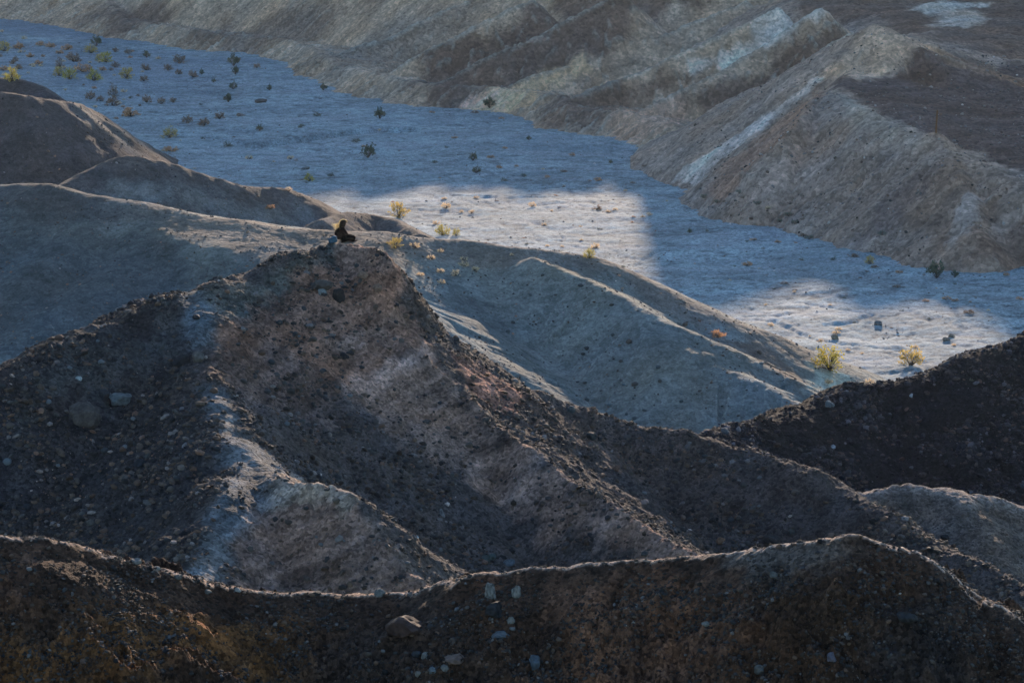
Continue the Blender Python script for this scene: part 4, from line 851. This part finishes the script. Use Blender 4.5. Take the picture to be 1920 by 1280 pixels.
def puff(o, d):
    n_ = [v.normal.copy() for v in o.data.vertices]
    for v, k in zip(o.data.vertices, n_): v.co += k * d
puff(skin_mesh('jacket', JV, JE, BLACK, body), .020)
TV = [grow(BV[0], .022)] + [grow(v, .026) for v in BV[16:21]] + [grow(v, .026) for v in BV[22:27]]
puff(skin_mesh('trousers', TV, [(0,1),(1,2),(2,3),(3,4),(4,5),(0,6),(6,7),(7,8),(8,9),(9,10)], BLACK, body), .012)
for c, a in (((.30,-.045,.035), -.5), ((.40,-.03,.035), -.1)):
    V = fv * (.125, .045, .036); V[:, 2] = np.maximum(V[:, 2], -.026); V[:, 2] += .018 * (V[:, 0] < 0) * (V[:, 2] > 0)
    sh = mesh_np('shoe', V, ff, SHOEM, nv=3, parent=body); sh.location = c; sh.rotation_euler = (0, -.1, a)
V, Fc = stone_shape(4, 9, 0, 0)                        # dark mass of hair over the skull and down the back
r_ = V * (.140, .118, .128)
face = (V[:, 0] > .35) & (V[:, 2] < .45); r_[face] *= .72
back = np.clip(-V[:, 2], 0, 1); r_[:, 0] -= back * .10; r_[:, 2] -= back * .22; r_[:, 1] *= 1 + back * .25
r_ *= (1 + .07 * fbm(V[:, 0] * 5 + V[:, 1] * 9, V[:, 2] * 3, 4, .6, 33))[:, None]
mesh_np('hair', r_ + (.012, 0, .76), Fc, HAIRM, nv=3, parent=body)
rr = np.random.default_rng(5); SV_, SF_ = [], []
def strand(p0, d0, ln, w=.0022, curl=.5, seg=7, drift=(-.5, 0, -.2)):
    p = np.array(p0, float); d = np.array(d0, float); pts = [p.copy()]; ax = rr.normal(size=3)
    for i in range(seg):
        d = d + np.array(drift) * .25 + np.cross(ax, d) * curl * .35 * math.sin(i * 1.3 + rr.uniform(0, .6)); d /= np.linalg.norm(d); p = p + d * ln / seg; pts.append(p.copy())
    V, Fc = tube(pts, [w * (1 - .6 * i / seg) for i in range(seg + 1)], 3); k = sum(len(a) for a in SV_); SV_.append(V); SF_.extend([tuple(q + k for q in f_) for f_ in Fc])
for i in range(1700):                                   # short fuzz round the head, its sunlit glow partly in the colour
    v = rr.normal(size=3); v /= np.linalg.norm(v)
    if v[2] < -.35 or v[1] < -.04 or (v[0] > .45 and v[2] < .3): continue
    strand(v * (.132, .112, .120) + (.01, 0, .762), v + rr.normal(size=3) * .5 + (0, 0, -.15), rr.uniform(.02, .05), .006, 1.2, 5)
for i in range(120):                                    # long locks blown back from the shoulders
    z0 = rr.uniform(.60, .74); strand((-.08 - rr.uniform(0, .03), rr.uniform(-.02, .10), z0), (-.8, rr.normal() * .3, rr.uniform(-.6, .25)), rr.uniform(.16, .32), .0036, 1.0, 8, (-.35, 0, -.55))
for i in range(14): strand((-.13, rr.uniform(-.04, .04), .66), (-1, rr.normal() * .15, .22 + rr.normal() * .08), rr.uniform(.24, .33), .004, .5, 8, (-.4, 0, .05))
mesh_np('hair_strands', np.concatenate(SV_), SF_, HAIRG, parent=body)
body.location = (seat[0], seat[1], seat[2] - .012); body.rotation_euler = (0, 0, R(14)); body.scale = (1.24, 1.2, 1.12)
tag(body, 'seated person in black with wind blown sunlit hair resting on the pinnacle top', 'person')
# bag behind the person
bp = hit(624, 455); V, Fc = ico(4); V = V.copy()
V = np.sign(V) * np.abs(V) ** .55 * (.135, .085, .095); V[:, 2] += .02 * np.sin(V[:, 0] * 20) * (V[:, 2] > 0); V *= (1 + .05 * fbm(V[:, 0] * 9, V[:, 2] * 9 + V[:, 1] * 7, 3, .6, 44))[:, None]
bag = mesh_np('bag', V, Fc, BAGM, nv=3); bag.location = (bp[0], bp[1], bp[2] + .085); bag.rotation_euler = (0, R(-12), R(8))
V, Fc = tube([(-.09, 0, .08), (-.05, 0, .125), (.02, .0, .135), (.07, 0, .09)], [.008] * 4, 6); mesh_np('strap', V, Fc, BLACK, parent=bag)
V, Fc = tube([(-.12, -.088, .045), (-.04, -.094, .052), (.05, -.094, .052), (.12, -.088, .045)], [.005] * 4, 5); mesh_np('zip', V, Fc, BLACK, parent=bag)
tag(bag, 'soft blue grey bag lying behind the seated person on the pinnacle', 'bag')
